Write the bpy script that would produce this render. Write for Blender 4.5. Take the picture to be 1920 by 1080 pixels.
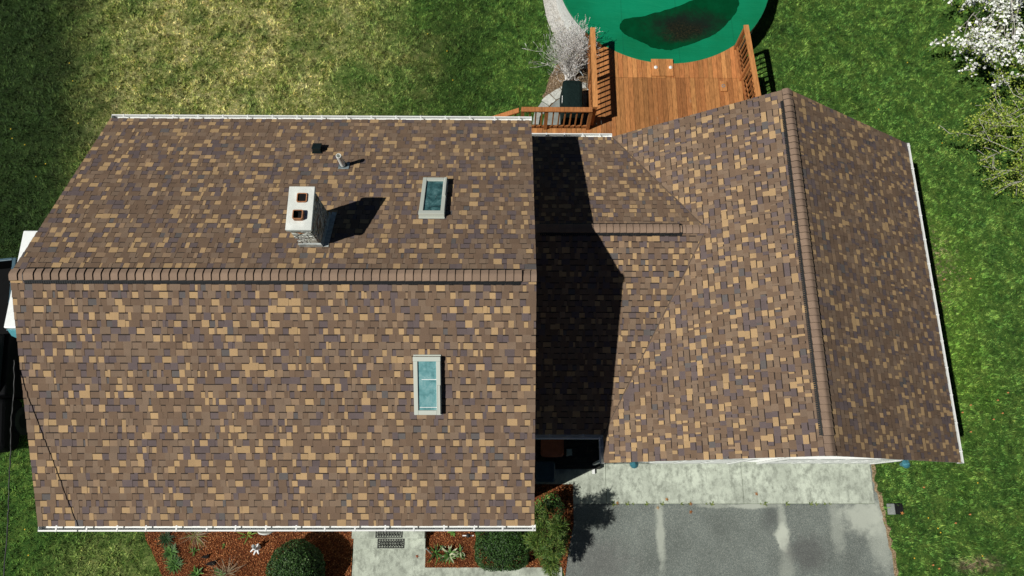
import bpy, math, random
import numpy as np
from mathutils import Vector, Matrix, Quaternion, noise as mnoise

R = math.radians
for o in list(bpy.data.objects):
    bpy.data.objects.remove(o)
S = bpy.context.scene
COL = S.collection

# ------------------------------------------------------------------ camera
cam_d = bpy.data.cameras.new('camera')
cam = bpy.data.objects.new('camera', cam_d)
COL.objects.link(cam)
cam.location = (0, 0, 18.3531)
cam.rotation_euler = (0.2785, -0.0114, -0.0007)
cam_d.sensor_width = 36
cam_d.lens = 24.7234
cam_d.shift_x = -10.08 / 1920
cam_d.shift_y = 27.28 / 1920
cam_d.clip_end = 600
S.camera = cam

# ------------------------------------------------------------------ sky, sun, exposure
SUN = Vector((0.684, 0.315, -1.0)).normalized()
W = bpy.data.worlds.new('World')
S.world = W
W.use_nodes = True
nt = W.node_tree
bg = nt.nodes['Background']
sky = nt.nodes.new('ShaderNodeTexSky')
sky.sky_type = 'NISHITA'
sky.sun_disc = False
sky.sun_elevation = R(53.0)
sky.sun_rotation = R(245.3)
nt.links.new(sky.outputs[0], bg.inputs[0])
sky.air_density = 0.3; sky.dust_density = 0.3; sky.altitude = 1500
bg.inputs[1].default_value = 0.05
sd = bpy.data.lights.new('sun', 'SUN')
sd.energy = 5.0
sd.angle = R(0.5)
sd.color = (1.0, 0.965, 0.90)
sun = bpy.data.objects.new('sun', sd)
COL.objects.link(sun)
sun.rotation_euler = SUN.to_track_quat('-Z', 'Y').to_euler()
sun.location = (-20, -10, 30)
S.view_settings.view_transform = 'Standard'
S.view_settings.look = 'None'
S.view_settings.exposure = -0.20
S.view_settings.gamma = 1.0

rnd = random.Random(7)
rs = np.random.RandomState(11)

# ------------------------------------------------------------------ object helpers
def tag(o, label=None, cat=None, group=None, kind=None):
    if label: o['label'] = label
    if cat: o['category'] = cat
    if group: o['group'] = group
    if kind: o['kind'] = kind
    return o

def thing(name, loc, label, cat, group=None):
    o = bpy.data.objects.new(name, None)
    COL.objects.link(o)
    o.location = loc
    o.empty_display_size = 0.2
    return tag(o, label, cat, group)

def wloc(o):
    v = Vector((0, 0, 0))
    while o is not None:
        v = v + Vector(o.location)
        o = o.parent
    return v

class MB:
    """collects faces in world coordinates, builds ONE mesh object"""
    def __init__(s):
        s.v = []; s.f = []; s.c = []; s.m = []
    def quad(s, pts, col=None, mi=0):
        b = len(s.v)
        s.v += [tuple(p) for p in pts]
        s.f.append(tuple(range(b, b + len(pts))))
        s.c.append(col); s.m.append(mi)
    def box(s, x0, x1, y0, y1, z0, z1, col=None, mi=0, M=None):
        P = [(x0,y0,z0),(x1,y0,z0),(x1,y1,z0),(x0,y1,z0),(x0,y0,z1),(x1,y0,z1),(x1,y1,z1),(x0,y1,z1)]
        if M is not None: P = [tuple(M @ Vector(p)) for p in P]
        b = len(s.v); s.v += P
        for q in ((0,3,2,1),(4,5,6,7),(0,1,5,4),(1,2,6,5),(2,3,7,6),(3,0,4,7)):
            s.f.append(tuple(b+i for i in q)); s.c.append(col); s.m.append(mi)
    def bar(s, a, b, w, h, col=None, mi=0, up=(0,0,1)):
        a = Vector(a); b = Vector(b); d = b - a; L = d.length; d.normalize()
        up = Vector(up)
        if abs(d.dot(up)) > 0.98: up = Vector((0,1,0))
        x = d.cross(up).normalized(); z = x.cross(d).normalized()
        M = Matrix(((x.x,d.x,z.x,a.x),(x.y,d.y,z.y,a.y),(x.z,d.z,z.z,a.z),(0,0,0,1)))
        s.box(-w/2, w/2, 0, L, -h/2, h/2, col, mi, M)
    def tube(s, pts, rad, n=8, col=None, mi=0, cap=True):
        pts = [Vector(p) for p in pts]
        if not isinstance(rad, (list, tuple)): rad = [rad]*len(pts)
        b = len(s.v); ref = Vector((0.13,0.31,0.94))
        for i, p in enumerate(pts):
            d = (pts[min(i+1,len(pts)-1)] - pts[max(i-1,0)])
            if d.length < 1e-9: d = Vector((0,0,1))
            d.normalize()
            r = ref if abs(d.dot(ref)) < 0.95 else Vector((1,0,0))
            x = d.cross(r).normalized(); y = d.cross(x)
            for k in range(n):
                a = 2*math.pi*k/n
                s.v.append(tuple(p + (x*math.cos(a)+y*math.sin(a))*rad[i]))
        for i in range(len(pts)-1):
            for k in range(n):
                s.f.append((b+i*n+k, b+i*n+(k+1)%n, b+(i+1)*n+(k+1)%n, b+(i+1)*n+k)); s.c.append(col); s.m.append(mi)
        if cap:
            s.f.append(tuple(b+k for k in range(n))[::-1]); s.c.append(col); s.m.append(mi)
            e = b+(len(pts)-1)*n
            s.f.append(tuple(e+k for k in range(n))); s.c.append(col); s.m.append(mi)
    def lathe(s, c, prof, n=24, col=None, mi=0, M=None):
        b = len(s.v)
        for r, z in prof:
            for k in range(n):
                a = 2*math.pi*k/n
                p = Vector((r*math.cos(a), r*math.sin(a), z))
                if M is not None: p = M @ p
                s.v.append((c[0]+p.x, c[1]+p.y, c[2]+p.z))
        for i in range(len(prof)-1):
            for k in range(n):
                s.f.append((b+i*n+k, b+i*n+(k+1)%n, b+(i+1)*n+(k+1)%n, b+(i+1)*n+k)); s.c.append(col); s.m.append(mi)
    def prism(s, poly, z0, z1, col=None, mi=0):
        n = len(poly); b = len(s.v)
        s.v += [(p[0],p[1],z0) for p in poly] + [(p[0],p[1],z1) for p in poly]
        s.f.append(tuple(b+n+i for i in range(n))); s.c.append(col); s.m.append(mi)
        s.f.append(tuple(b+i for i in range(n))[::-1]); s.c.append(col); s.m.append(mi)
        for i in range(n):
            j = (i+1) % n
            s.f.append((b+i,b+j,b+n+j,b+n+i)); s.c.append(col); s.m.append(mi)
    def build(s, name, mat, parent=None, smooth=False, bevel=0, seg=2):
        off = wloc(parent) if parent is not None else Vector((0,0,0))
        me = bpy.data.meshes.new(name)
        me.from_pydata([(p[0]-off.x, p[1]-off.y, p[2]-off.z) for p in s.v], [], s.f)
        mats = mat if isinstance(mat, (list, tuple)) else [mat]
        for m in mats: me.materials.append(m)
        if len(mats) > 1:
            me.polygons.foreach_set('material_index', s.m)
        if any(c is not None for c in s.c):
            ca = me.color_attributes.new('Col', 'FLOAT_COLOR', 'CORNER')
            arr = []
            for f, c in zip(s.f, s.c):
                c = c or (1,1,1)
                arr += [c[0],c[1],c[2],1.0]*len(f)
            ca.data.foreach_set('color', arr)
        if smooth:
            me.polygons.foreach_set('use_smooth', [True]*len(me.polygons))
        me.update()
        o = bpy.data.objects.new(name, me)
        COL.objects.link(o)
        if parent is not None: o.parent = parent
        if bevel:
            b = o.modifiers.new('bevel', 'BEVEL'); b.width = bevel; b.segments = seg; b.limit_method = 'ANGLE'
        return o

def fast_mesh(name, V, F, mats, colv=None):
    """V (n,3), F (m,k) numpy"""
    me = bpy.data.meshes.new(name)
    n, m, k = len(V), len(F), F.shape[1]
    me.vertices.add(n); me.vertices.foreach_set('co', V.astype(np.float32).ravel())
    me.loops.add(m*k); me.loops.foreach_set('vertex_index', F.astype(np.int32).ravel())
    me.polygons.add(m)
    me.polygons.foreach_set('loop_start', np.arange(0, m*k, k, dtype=np.int32))
    me.polygons.foreach_set('loop_total', np.full(m, k, dtype=np.int32))
    for mt in mats: me.materials.append(mt)
    if colv is not None:
        ca = me.color_attributes.new('Col', 'FLOAT_COLOR', 'POINT')
        c4 = np.ones((n,4), np.float32); c4[:, :3] = colv
        ca.data.foreach_set('color', c4.ravel())
    me.update(calc_edges=True)
    return me

def fast_obj(name, V, F, mat, parent=None, colv=None):
    off = np.array(wloc(parent)) if parent is not None else np.zeros(3)
    me = fast_mesh(name, V - off, F, [mat], colv)
    o = bpy.data.objects.new(name, me); COL.objects.link(o)
    if parent is not None: o.parent = parent
    return o

def dup(root, loc, label=None, rotz=0.0, scale=1.0):
    r = root.copy(); COL.objects.link(r); r.location = loc
    r.rotation_euler = (0,0,rotz); r.scale = (scale,)*3
    if label: r['label'] = label
    for ch in list(root.children):
        c = ch.copy(); COL.objects.link(c); c.parent = r
        for g in list(ch.children):
            d = g.copy(); COL.objects.link(d); d.parent = c
    return r

# ------------------------------------------------------------------ material helpers
class NT:
    def __init__(s, name, rough=0.7, spec=0.3):
        s.m = bpy.data.materials.new(name); s.m.use_nodes = True
        s.t = s.m.node_tree; s.b = s.t.nodes['Principled BSDF']
        s.b.inputs['Roughness'].default_value = rough
        s.b.inputs['Specular IOR Level'].default_value = spec
        s.co = s.t.nodes.new('ShaderNodeTexCoord').outputs['Object']
    def n(s, t, **k):
        nd = s.t.nodes.new(t)
        for a, v in k.items(): setattr(nd, a, v)
        return nd
    def L(s, a, b): s.t.links.new(a, b)
    def noise(s, scale, detail=4, rough=0.6, vec=None, dist=0.0, stretch=None):
        nd = s.n('ShaderNodeTexNoise')
        nd.inputs['Scale'].default_value = scale; nd.inputs['Detail'].default_value = detail
        nd.inputs['Roughness'].default_value = rough; nd.inputs['Distortion'].default_value = dist
        v = vec or s.co
        if stretch:
            mp = s.n('ShaderNodeMapping'); mp.inputs['Scale'].default_value = stretch
            s.L(v, mp.inputs[0]); v = mp.outputs[0]
        s.L(v, nd.inputs['Vector'])
        return nd.outputs[0]
    def vor(s, scale, out=1, feature='F1', vec=None, rand=1.0):
        nd = s.n('ShaderNodeTexVoronoi', feature=feature)
        nd.inputs['Scale'].default_value = scale; nd.inputs['Randomness'].default_value = rand
        s.L(vec or s.co, nd.inputs['Vector'])
        return nd.outputs[out]
    def ramp(s, fac, stops, interp='LINEAR'):
        nd = s.n('ShaderNodeValToRGB'); e = nd.color_ramp.elements; nd.color_ramp.interpolation = interp
        while len(e) < len(stops): e.new(0.5)
        for i, (p, c) in enumerate(stops):
            e[i].position = p
            c = (c,c,c) if isinstance(c, (int,float)) else c
            e[i].color = (c[0],c[1],c[2],1)
        s.L(fac, nd.inputs[0]); return nd.outputs[0]
    def mix(s, fac, a, b, mode='MIX'):
        nd = s.n('ShaderNodeMix', data_type='RGBA', blend_type=mode)
        for sock, v in ((0,fac),(6,a),(7,b)):
            if hasattr(v, 'is_linked'): s.L(v, nd.inputs[sock])
            elif sock == 0: nd.inputs[0].default_value = v
            else: nd.inputs[sock].default_value = (v[0],v[1],v[2],1)
        return nd.outputs[2]
    def math(s, op, a, b=0.0, clamp=False):
        nd = s.n('ShaderNodeMath', operation=op); nd.use_clamp = clamp
        for i, v in enumerate((a,b)):
            if hasattr(v, 'is_linked'): s.L(v, nd.inputs[i])
            else: nd.inputs[i].default_value = v
        return nd.outputs[0]
    def attr(s, name='Col'):
        nd = s.n('ShaderNodeVertexColor'); nd.layer_name = name; return nd.outputs[0]
    def ell(s, cx, cy, rx, ry, soft=0.5, warp=None):
        """soft elliptical patch, 1 inside - 0 outside, in ground coordinates"""
        mp = s.n('ShaderNodeMapping', vector_type='POINT')
        mp.inputs['Location'].default_value = (-cx/rx, -cy/ry, 0)
        mp.inputs['Scale'].default_value = (1/rx, 1/ry, 0)
        s.L(s.co, mp.inputs[0])
        ln = s.n('ShaderNodeVectorMath', operation='LENGTH'); s.L(mp.outputs[0], ln.inputs[0])
        d = ln.outputs['Value']
        if warp is not None: d = s.math('ADD', d, warp)
        nd = s.n('ShaderNodeMapRange', interpolation_type='SMOOTHSTEP')
        s.L(d, nd.inputs[0])
        nd.inputs[1].default_value = 1-soft; nd.inputs[2].default_value = 1+soft
        nd.inputs[3].default_value = 1; nd.inputs[4].default_value = 0
        return nd.outputs[0]
    def bump(s, h, strength=0.3, dist=0.01):
        nd = s.n('ShaderNodeBump'); nd.inputs['Strength'].default_value = strength; nd.inputs['Distance'].default_value = dist
        s.L(h, nd.inputs['Height']); s.L(nd.outputs[0], s.b.inputs['Normal'])
    def out(s, c):
        if hasattr(c, 'is_linked'): s.L(c, s.b.inputs['Base Color'])
        else: s.b.inputs['Base Color'].default_value = (c[0],c[1],c[2],1)
        return s.m

def simple(name, c, rough=0.6, var=0.25, scale=9, spec=0.3, metal=0.0, bump=0.0):
    t = NT(name, rough, spec)
    n = t.noise(scale, 5)
    lo = tuple(x*(1-var) for x in c); hi = tuple(min(1, x*(1+var)) for x in c)
    t.b.inputs['Metallic'].default_value = metal
    if bump: t.bump(t.noise(scale*6, 4), bump, 0.004)
    return t.out(t.ramp(n, [(0.3, lo), (0.7, hi)]))

def mat_shingle():
    t = NT('asphalt_shingle', 0.92, 0.15)
    c = t.attr()
    g = t.noise(330, 2, 0.8)
    c = t.mix(1.0, c, t.ramp(g, [(0.28, 0.55), (0.5, 0.98), (0.74, 1.5)]), 'MULTIPLY')
    g2 = t.noise(2.2, 4)
    c = t.mix(1.0, c, t.ramp(g2, [(0.3, (0.9,0.9,0.92)), (0.7, (1.07,1.06,1.03))]), 'MULTIPLY')
    st = t.noise(7, 5, 0.6)
    c = t.mix(t.ramp(st, [(0.66, 0.0), (0.76, 0.22)]), c, (0.16, 0.17, 0.16))
    t.bump(g, 0.5, 0.003)
    return t.out(c)
M_SH = mat_shingle()

def mat_wood(name, k=1.0):
    t = NT(name, 0.7, 0.25)
    c = t.attr()
    g = t.noise(9, 6, 0.65, stretch=(4, 0.5, 4), dist=0.4)
    c = t.mix(1.0, c, t.ramp(g, [(0.28, 0.5), (0.5, 1.0), (0.72, 1.35)]), 'MULTIPLY')
    w = t.noise(3.2, 6, 0.7, stretch=(3.0, 0.55, 3.0))
    c = t.mix(t.ramp(w, [(0.64, 0.0), (0.70, 0.35), (0.76, 0.6)]), c, (0.5, 0.36, 0.22))
    t.bump(g, 0.35, 0.004)
    return t.out(c)
M_WOOD = mat_wood('stained_deck_wood')

def mat_white(name, c=(0.78,0.80,0.78)):
    t = NT(name, 0.45, 0.4)
    d = t.noise(5, 6, 0.7); d2 = t.noise(30, 4)
    col = t.mix(t.ramp(d, [(0.5, 0.0), (0.75, 0.3)]), c, (0.5, 0.52, 0.47))
    col = t.mix(t.ramp(d2, [(0.6, 0.0), (0.8, 0.2)]), col, (0.42, 0.42, 0.36))
    return t.out(col)
M_WHITE = mat_white('white_aluminium')
M_SIDING = mat_white('white_siding', (0.74, 0.76, 0.74))
M_BLACK = simple('black_plastic', (0.012,0.014,0.015), 0.5)
M_DKMETAL = simple('galvanised_metal', (0.35,0.42,0.44), 0.4, 0.3, 14, 0.5, 0.5)
M_TERRA = simple('terracotta', (0.36,0.16,0.075), 0.8, 0.3, 20)

def mat_concrete(name, c, dark=0.5, stain=True):
    t = NT(name, 0.9, 0.2)
    n1 = t.noise(1.1, 7, 0.68); n2 = t.noise(5, 7, 0.75, stretch=(1.25, 0.8, 1)); n3 = t.noise(70, 3, 0.8)
    a = tuple(x*dark for x in c)
    col = t.mix(t.ramp(n1, [(0.40, 0.9), (0.60, 0.0)]), c, tuple(x*0.70 for x in c))
    col = t.mix(t.ramp(n2, [(0.45, 0.0), (0.62, 0.95)]), col, a)
    col = t.mix(1.0, col, t.ramp(n3, [(0.3, 0.78), (0.7, 1.18)]), 'MULTIPLY')
    t.bump(n3, 0.3, 0.002)
    return t.out(col)
M_CONC = mat_concrete('weathered_concrete', (0.53,0.58,0.485), 0.48)
M_CONC2 = mat_concrete('grey_patio_concrete', (0.30,0.33,0.31), 0.6)
M_CAP = mat_concrete('chimney_cap_mortar', (0.80,0.84,0.79), 0.80)

def mat_asphalt():
    t = NT('worn_asphalt', 0.95, 0.2)
    n3 = t.noise(48, 3, 0.9); n1 = t.noise(0.9, 6, 0.65); v = t.noise(55, 3, 0.7)
    col = t.ramp(n3, [(0.28, (0.055,0.062,0.058)), (0.43, (0.125,0.145,0.133)), (0.57, (0.185,0.205,0.187)), (0.67, (0.33,0.35,0.30)), (0.77,(0.58,0.58,0.5))])
    col = t.mix(1.0, col, t.ramp(n1, [(0.3, 0.78), (0.7, 1.18)]), 'MULTIPLY')
    w = t.math('MULTIPLY', t.math('SUBTRACT', t.noise(3.2, 6, 0.75), 0.5), 2.3)
    pale = (0.46,0.49,0.42)
    def patch(cx, cy, rx, ry, k, soft=0.55, c=pale):
        nonlocal col
        m = t.math('MULTIPLY', t.ell(cx, cy, rx, ry, soft, w), k)
        col = t.mix(m, col, c)
    patch(3.76, -0.75, 0.10, 0.75, 0.65)
    patch(6.80, -0.80, 0.17, 0.30, 0.95, 0.3)
    patch(6.83, -0.35, 0.10, 0.50, 0.5)
    patch(6.85, -1.5, 0.18, 0.55, 0.3)
    patch(8.95, -0.35, 0.55, 0.38, 0.75)
    patch(9.25, -0.95, 0.25, 0.7, 0.45)
    patch(8.2, -0.45, 0.16, 0.7, 0.35)
    patch(6.2, -0.06, 0.6, 0.07, 0.7, 0.4)
    patch(5.1, -0.05, 0.4, 0.06, 0.4, 0.4)
    patch(7.35, -1.15, 0.45, 0.4, 0.5, 0.6, (0.06,0.055,0.058))
    patch(6.55, -0.3, 0.20, 0.35, 0.5, 0.6, (0.07,0.075,0.075))
    patch(2.2, -1.35, 0.8, 0.45, 0.3, 0.7, (0.10,0.085,0.088))
    t.bump(n3, 0.5, 0.004)
    return t.out(col)
M_ASPH = mat_asphalt()

def lawn_color(t, blade):
    n = t.noise(0.55, 4, 0.6); n2 = t.noise(1.7, 5, 0.65); n3 = t.noise(9, 4, 0.7)
    cl = t.noise(5.5, 3, 0.75, dist=0.6); cl2 = t.noise(17, 2, 0.75)
    w = t.math('MULTIPLY', t.math('SUBTRACT', n, 0.5), 1.3)
    w2 = t.math('MULTIPLY', t.math('SUBTRACT', n2, 0.5), 1.5)
    ww = t.math('ADD', w, w2)
    dry = t.ell(-8.6, 12.9, 4.6, 4.8, 0.55, ww)
    dry2 = t.ell(-10.9, 8.9, 1.3, 2.6, 0.5, ww)
    dryb = t.ell(-9.6, -1.5, 1.2, 0.7, 0.7, ww)
    brt = t.ell(11.6, 4.9, 1.2, 3.0, 0.7, ww)
    dry = t.math('MULTIPLY', dry, t.ramp(t.noise(0.75, 5, 0.7, dist=0.5), [(0.36, 0.25), (0.52, 1.0)]))
    dry = t.math('MAXIMUM', dry, dry2)
    dry = t.math('MAXIMUM', dry, t.math('MULTIPLY', dryb, 0.28))
    vignette_dark = t.ell(-15.6, 9.5, 3.3, 8.0, 0.35, w)  # vignette darkening put into the grass colour along the far left
    dk = t.ell(-1.7, 12.6, 1.3, 2.4, 0.6, ww)
    # tuft to tuft: old straw, olive, fresh green
    tf = t.math('ADD', t.math('MULTIPLY', n2, 0.34), t.math('ADD', t.math('MULTIPLY', cl, 0.34), t.math('MULTIPLY', cl2, 0.32)))
    gn = t.ramp(tf, [(0.34, (0.021,0.066,0.014)), (0.47, (0.059,0.144,0.026)), (0.58, (0.136,0.242,0.045)), (0.69, (0.307,0.366,0.094)), (0.80, (0.519,0.496,0.201))])
    gb = t.ramp(tf, [(0.32, (0.04,0.11,0.014)), (0.48, (0.125,0.25,0.028)), (0.62, (0.23,0.35,0.058)), (0.78, (0.40,0.44,0.14))])
    gd = t.ramp(tf, [(0.35, (0.053,0.100,0.019)), (0.44, (0.201,0.254,0.051)), (0.52, (0.448,0.454,0.159)), (0.61, (0.732,0.684,0.342)), (0.75, (0.800,0.755,0.496))])
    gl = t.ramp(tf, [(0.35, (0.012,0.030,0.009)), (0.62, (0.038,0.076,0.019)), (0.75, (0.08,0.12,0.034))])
    c = t.mix(t.math('MULTIPLY', brt, 0.55), gn, gb)
    c = t.mix(t.math('MULTIPLY', dk, 0.6), c, (0.026,0.060,0.012))
    c = t.mix(dry, c, gd)
    c = t.mix(t.math('MULTIPLY', vignette_dark, 0.93), c, gl)
    bare = t.math('MULTIPLY', t.ell(11.5, 6.2, 0.8, 1.3, 0.6, ww), t.ramp(n3, [(0.50, 0.0), (0.62, 0.9)]))
    bare2 = t.math('MULTIPLY', t.ell(11.6, -1.45, 0.5, 0.2, 0.6, ww), t.ramp(n3, [(0.42, 0.0), (0.54, 0.9)]))
    c = t.mix(t.math('MAXIMUM', bare, bare2), c, (0.24,0.18,0.12))
    if blade:
        c = t.mix(1.0, c, t.attr(), 'MULTIPLY')
    else:
        c = t.mix(1.0, c, t.ramp(t.noise(45, 3, 0.8), [(0.3, 0.30), (0.7, 0.9)]), 'MULTIPLY')
        t.bump(t.noise(45, 3, 0.8), 0.7, 0.03)
    return t.out(c)
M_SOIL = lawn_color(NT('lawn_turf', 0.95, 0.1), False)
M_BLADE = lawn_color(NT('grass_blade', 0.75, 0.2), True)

def mat_mulch(name, chips):
    t = NT(name, 0.9, 0.15)
    if chips:
        c = t.attr()
    else:
        c = t.ramp(t.noise(60, 4, 0.8), [(0.3, (0.03,0.010,0.005)), (0.55, (0.15,0.045,0.016)), (0.75, (0.36,0.13,0.05))])
        t.bump(t.noise(60, 4, 0.8), 0.9, 0.02)
    return t.out(c)
M_MULCH = mat_mulch('red_mulch_bed', False)
M_CHIP = mat_mulch('red_mulch_chip', True)
M_LEAF = NT('plant_leaf', 0.55, 0.35); M_LEAF = M_LEAF.out(M_LEAF.attr())
M_PETAL = NT('white_petal', 0.6, 0.2); M_PETAL = M_PETAL.out(M_PETAL.attr())
M_BARK = simple('grey_bark', (0.42,0.40,0.36), 0.9, 0.4, 20, 0.1, 0, 0.4)
M_TWIG = simple('dry_twig', (0.80,0.76,0.71), 0.9, 0.4, 15, 0.1)
M_STEM = simple('brown_stem', (0.10,0.06,0.035), 0.9, 0.3, 20, 0.1)

# ------------------------------------------------------------------ the setting
def sheet(name, poly, z, mat, kind='structure', thick=0.0):
    m = MB()
    if thick: m.prism(poly, z-thick, z)
    else: m.quad([(p[0],p[1],z) for p in poly])
    o = m.build(name, mat); o['kind'] = kind
    return o

def wob(a, b, n, amp, seed=0):
    """wobbly polyline from a to b"""
    r = random.Random(seed); out = []
    for i in range(n):
        k = i/n
        x = a[0]+(b[0]-a[0])*k; y = a[1]+(b[1]-a[1])*k
        if i: x += r.uniform(-amp, amp); y += r.uniform(-amp, amp)
        out.append((x, y))
    return out

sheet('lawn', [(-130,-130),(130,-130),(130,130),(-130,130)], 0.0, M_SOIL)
right_edge = wob((9.30,1.0),(9.26,0.55),4,0.02,1)+wob((9.26,0.55),(9.36,0.02),5,0.03,2)+wob((9.36,0.02),(9.44,-0.6),6,0.03,3)+wob((9.44,-0.6),(9.52,-1.9),9,0.03,4)+wob((9.52,-1.9),(9.6,-8),12,0.03,5)
drv = [(1.60,-0.010),(1.60,-0.5),(1.46,-1.09),(1.355,-1.69),(1.25,-8.0),(9.6,-8.0)] + right_edge[::-1] + [(9.226,1.0),(9.226,-0.010)]
sheet('driveway', drv, 0.008, M_ASPH)
edge_in=[(p[0]-.02,p[1]) for p in right_edge]; re_=random.Random(12)
edge_out=[(p[0]+re_.uniform(.03,.12),p[1]) for p in right_edge]
DIRT=NT('dry_dirt_edge',0.95,0.1); DIRT=DIRT.out(DIRT.ramp(DIRT.noise(30,4,0.85),[(0.35,(0.09,0.06,0.035)),(0.5,(0.27,0.19,0.11)),(0.65,(0.46,0.36,0.25))]))
m=MB()
for a_,b_,c_,d_ in zip(edge_in,edge_out,edge_out[1:],edge_in[1:]): m.quad([(*a_,.012),(*b_,.004+.006),(*c_,.004+.006),(*d_,.012)])
o=m.build('soil_edge',DIRT); o['kind']='structure'
apron = MB()
for x0, x1, y0, y1 in ((2.455,5.912,-0.004,1.06),(5.922,9.222,-0.004,1.06)):
    apron.box(x0, x1, y0, y1, -0.1, 0.016)
apron.prism([(0.33,0.47),(1.60,0.47),(1.60,-0.004),(2.445,-0.004),(2.445,1.95),(0.33,1.95)], -0.1, 0.016)
o = apron.build('garage_apron', M_CONC); o['kind'] = 'structure'

mulch_polys = {
 'left': [(-9.02,-0.30),(-8.99,-0.64),(-8.93,-0.84),(-8.76,-1.07),(-8.58,-1.38),(-8.41,-1.68),(-8.15,-2.3),(-7.9,-3.0),(-3.84,-3.0),(-3.84,0.05),(-9.0,0.05)],
 'right': [(-2.05,0.05),(-2.05,-1.50),(1.31,-1.50),(1.37,-1.72),(1.47,-1.09),(1.61,-0.50),(1.61,0.468),(0.33,0.468),(0.33,0.05)],
}
for k, p in mulch_polys.items():
    sheet('mulch_bed', p, 0.024, M_MULCH)
wk = MB()
wk.box(-3.82, -2.05, -4.0, -1.062, -0.1, 0.032)
wk.box(-2.05, 1.30, -4.0, -1.502, -0.1, 0.028)
o = wk.build('front_walkway', M_CONC); o['kind'] = 'structure'

def inpoly(P, poly):
    x = P[:,0]; y = P[:,1]; ins = np.zeros(len(P), bool); n = len(poly); j = n-1
    for i in range(n):
        xi, yi = poly[i][:2]; xj, yj = poly[j][:2]
        c = ((yi > y) != (yj > y)) & (x < (xj-xi)*(y-yi)/(yj-yi+1e-12)+xi)
        ins ^= c; j = i
    return ins

# patio of grey concrete with a flagstone border, beside the deck
PC = (2.17, 10.52); PR = 1.54
m = MB()
m.quad([(PC[0]+math.cos(a)*1.22, PC[1]+math.sin(a)*1.22, 0.03) for a in np.linspace(0, 2*math.pi, 64, endpoint=False)])
o = m.build('patio', M_CONC2); o['kind'] = 'structure'
m = MB(); a = R(60)
rr = random.Random(4)
while a < R(300):
    da = R(rr.uniform(11, 19)); pts = []
    a0, a1 = a+0.012, a+da-0.012
    r0, r1 = 1.235+rr.uniform(0,0.04), PR-rr.uniform(0,0.03)
    if rr.random() < 0.25: r0 += 0.1
    for k in range(4): pts.append((r1+rr.uniform(-.012,.012), a0+(a1-a0)*k/3))
    for k in range(4): pts.append((r0+rr.uniform(-.015,.015), a1+(a0-a1)*k/3))
    g = rr.uniform(0.38, 0.58)
    m.prism([(PC[0]+math.cos(t_)*r_, PC[1]+math.sin(t_)*r_) for r_, t_ in pts], 0.0, 0.042+rr.uniform(0,.008), (g, g*1.03, g*0.95))
    a += da
t = NT('flagstone', 0.9, 0.2)
c = t.mix(1.0, t.attr(), t.ramp(t.noise(14, 5, 0.7), [(0.3,0.65),(0.7,1.15)]), 'MULTIPLY'); t.bump(t.noise(30,4),0.4,0.006)
o = m.build('patio_border', t.out(c)); o['kind'] = 'structure'
t = NT('leaf_litter', 0.95, 0.1)
M_LITTER = t.out(t.ramp(t.noise(38, 4, 0.85), [(0.3,(0.05,0.035,0.02)),(0.48,(0.17,0.12,0.07)),(0.62,(0.33,0.24,0.16)),(0.75,(0.50,0.42,0.32))]))
t.bump(t.noise(38,4,0.85), 0.9, 0.02)
sheet('planting_bed', [(0.95,11.6),(1.05,11.75),(1.15,12.2),(1.35,12.6),(1.9,13.2),(2.9,12.9),(2.4,11.4),(2.4,10.6),(1.6,10.5)], 0.016, M_LITTER)

# ring of pale gravel round the pool
PX, PY, PRAD = 4.577, 15.333, 3.205
t = NT('pale_gravel', 0.95, 0.2)
c = t.ramp(t.vor(34, 1), [(0.0,0.30),(0.5,0.5),(1.0,0.66)])
c = t.mix(1.0, c, (1.0,0.98,0.92), 'MULTIPLY')
c = t.mix(t.ramp(t.noise(3,5,0.7), [(0.5,0.0),(0.7,0.5)]), c, (0.26,0.22,0.16)); t.bump(t.vor(34,0),0.7,0.02)
m = MB()
for i in range(44):
    a0, a1 = R(95)+R(3.3)*i, R(95)+R(3.3)*(i+1)
    w0 = 3.62+0.03*math.sin(7*a0)+0.02*math.sin(13*a0); w1 = 3.62+0.03*math.sin(7*a1)+0.02*math.sin(13*a1)
    m.quad([(PX+math.cos(a0)*3.0,PY+math.sin(a0)*3.0,0.028),(PX+math.cos(a0)*w0,PY+math.sin(a0)*w0,0.028),(PX+math.cos(a1)*w1,PY+math.sin(a1)*w1,0.028),(PX+math.cos(a1)*3.0,PY+math.sin(a1)*3.0,0.028)])
o = m.build('gravel_ring', t.out(c)); o['kind'] = 'structure'

# ------------------------------------------------------------------ shingle roofs
def shingle_color(r, raised=False):
    k = r.random()
    if k < (0.12 if raised else 0.29): b = (0.42,0.285,0.15)
    elif k < (0.17 if raised else 0.37): b = (0.28,0.192,0.122)
    elif k < (0.28 if raised else 0.57): b = (0.132,0.103,0.101)
    elif k < (0.29 if raised else 0.59): b = (0.122,0.112,0.108)
    elif k < 0.76: b = (0.172,0.117,0.080)
    else: b = (0.205,0.146,0.102)
    v = r.uniform(0.92, 1.08)
    return tuple(x*v for x in b)

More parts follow.
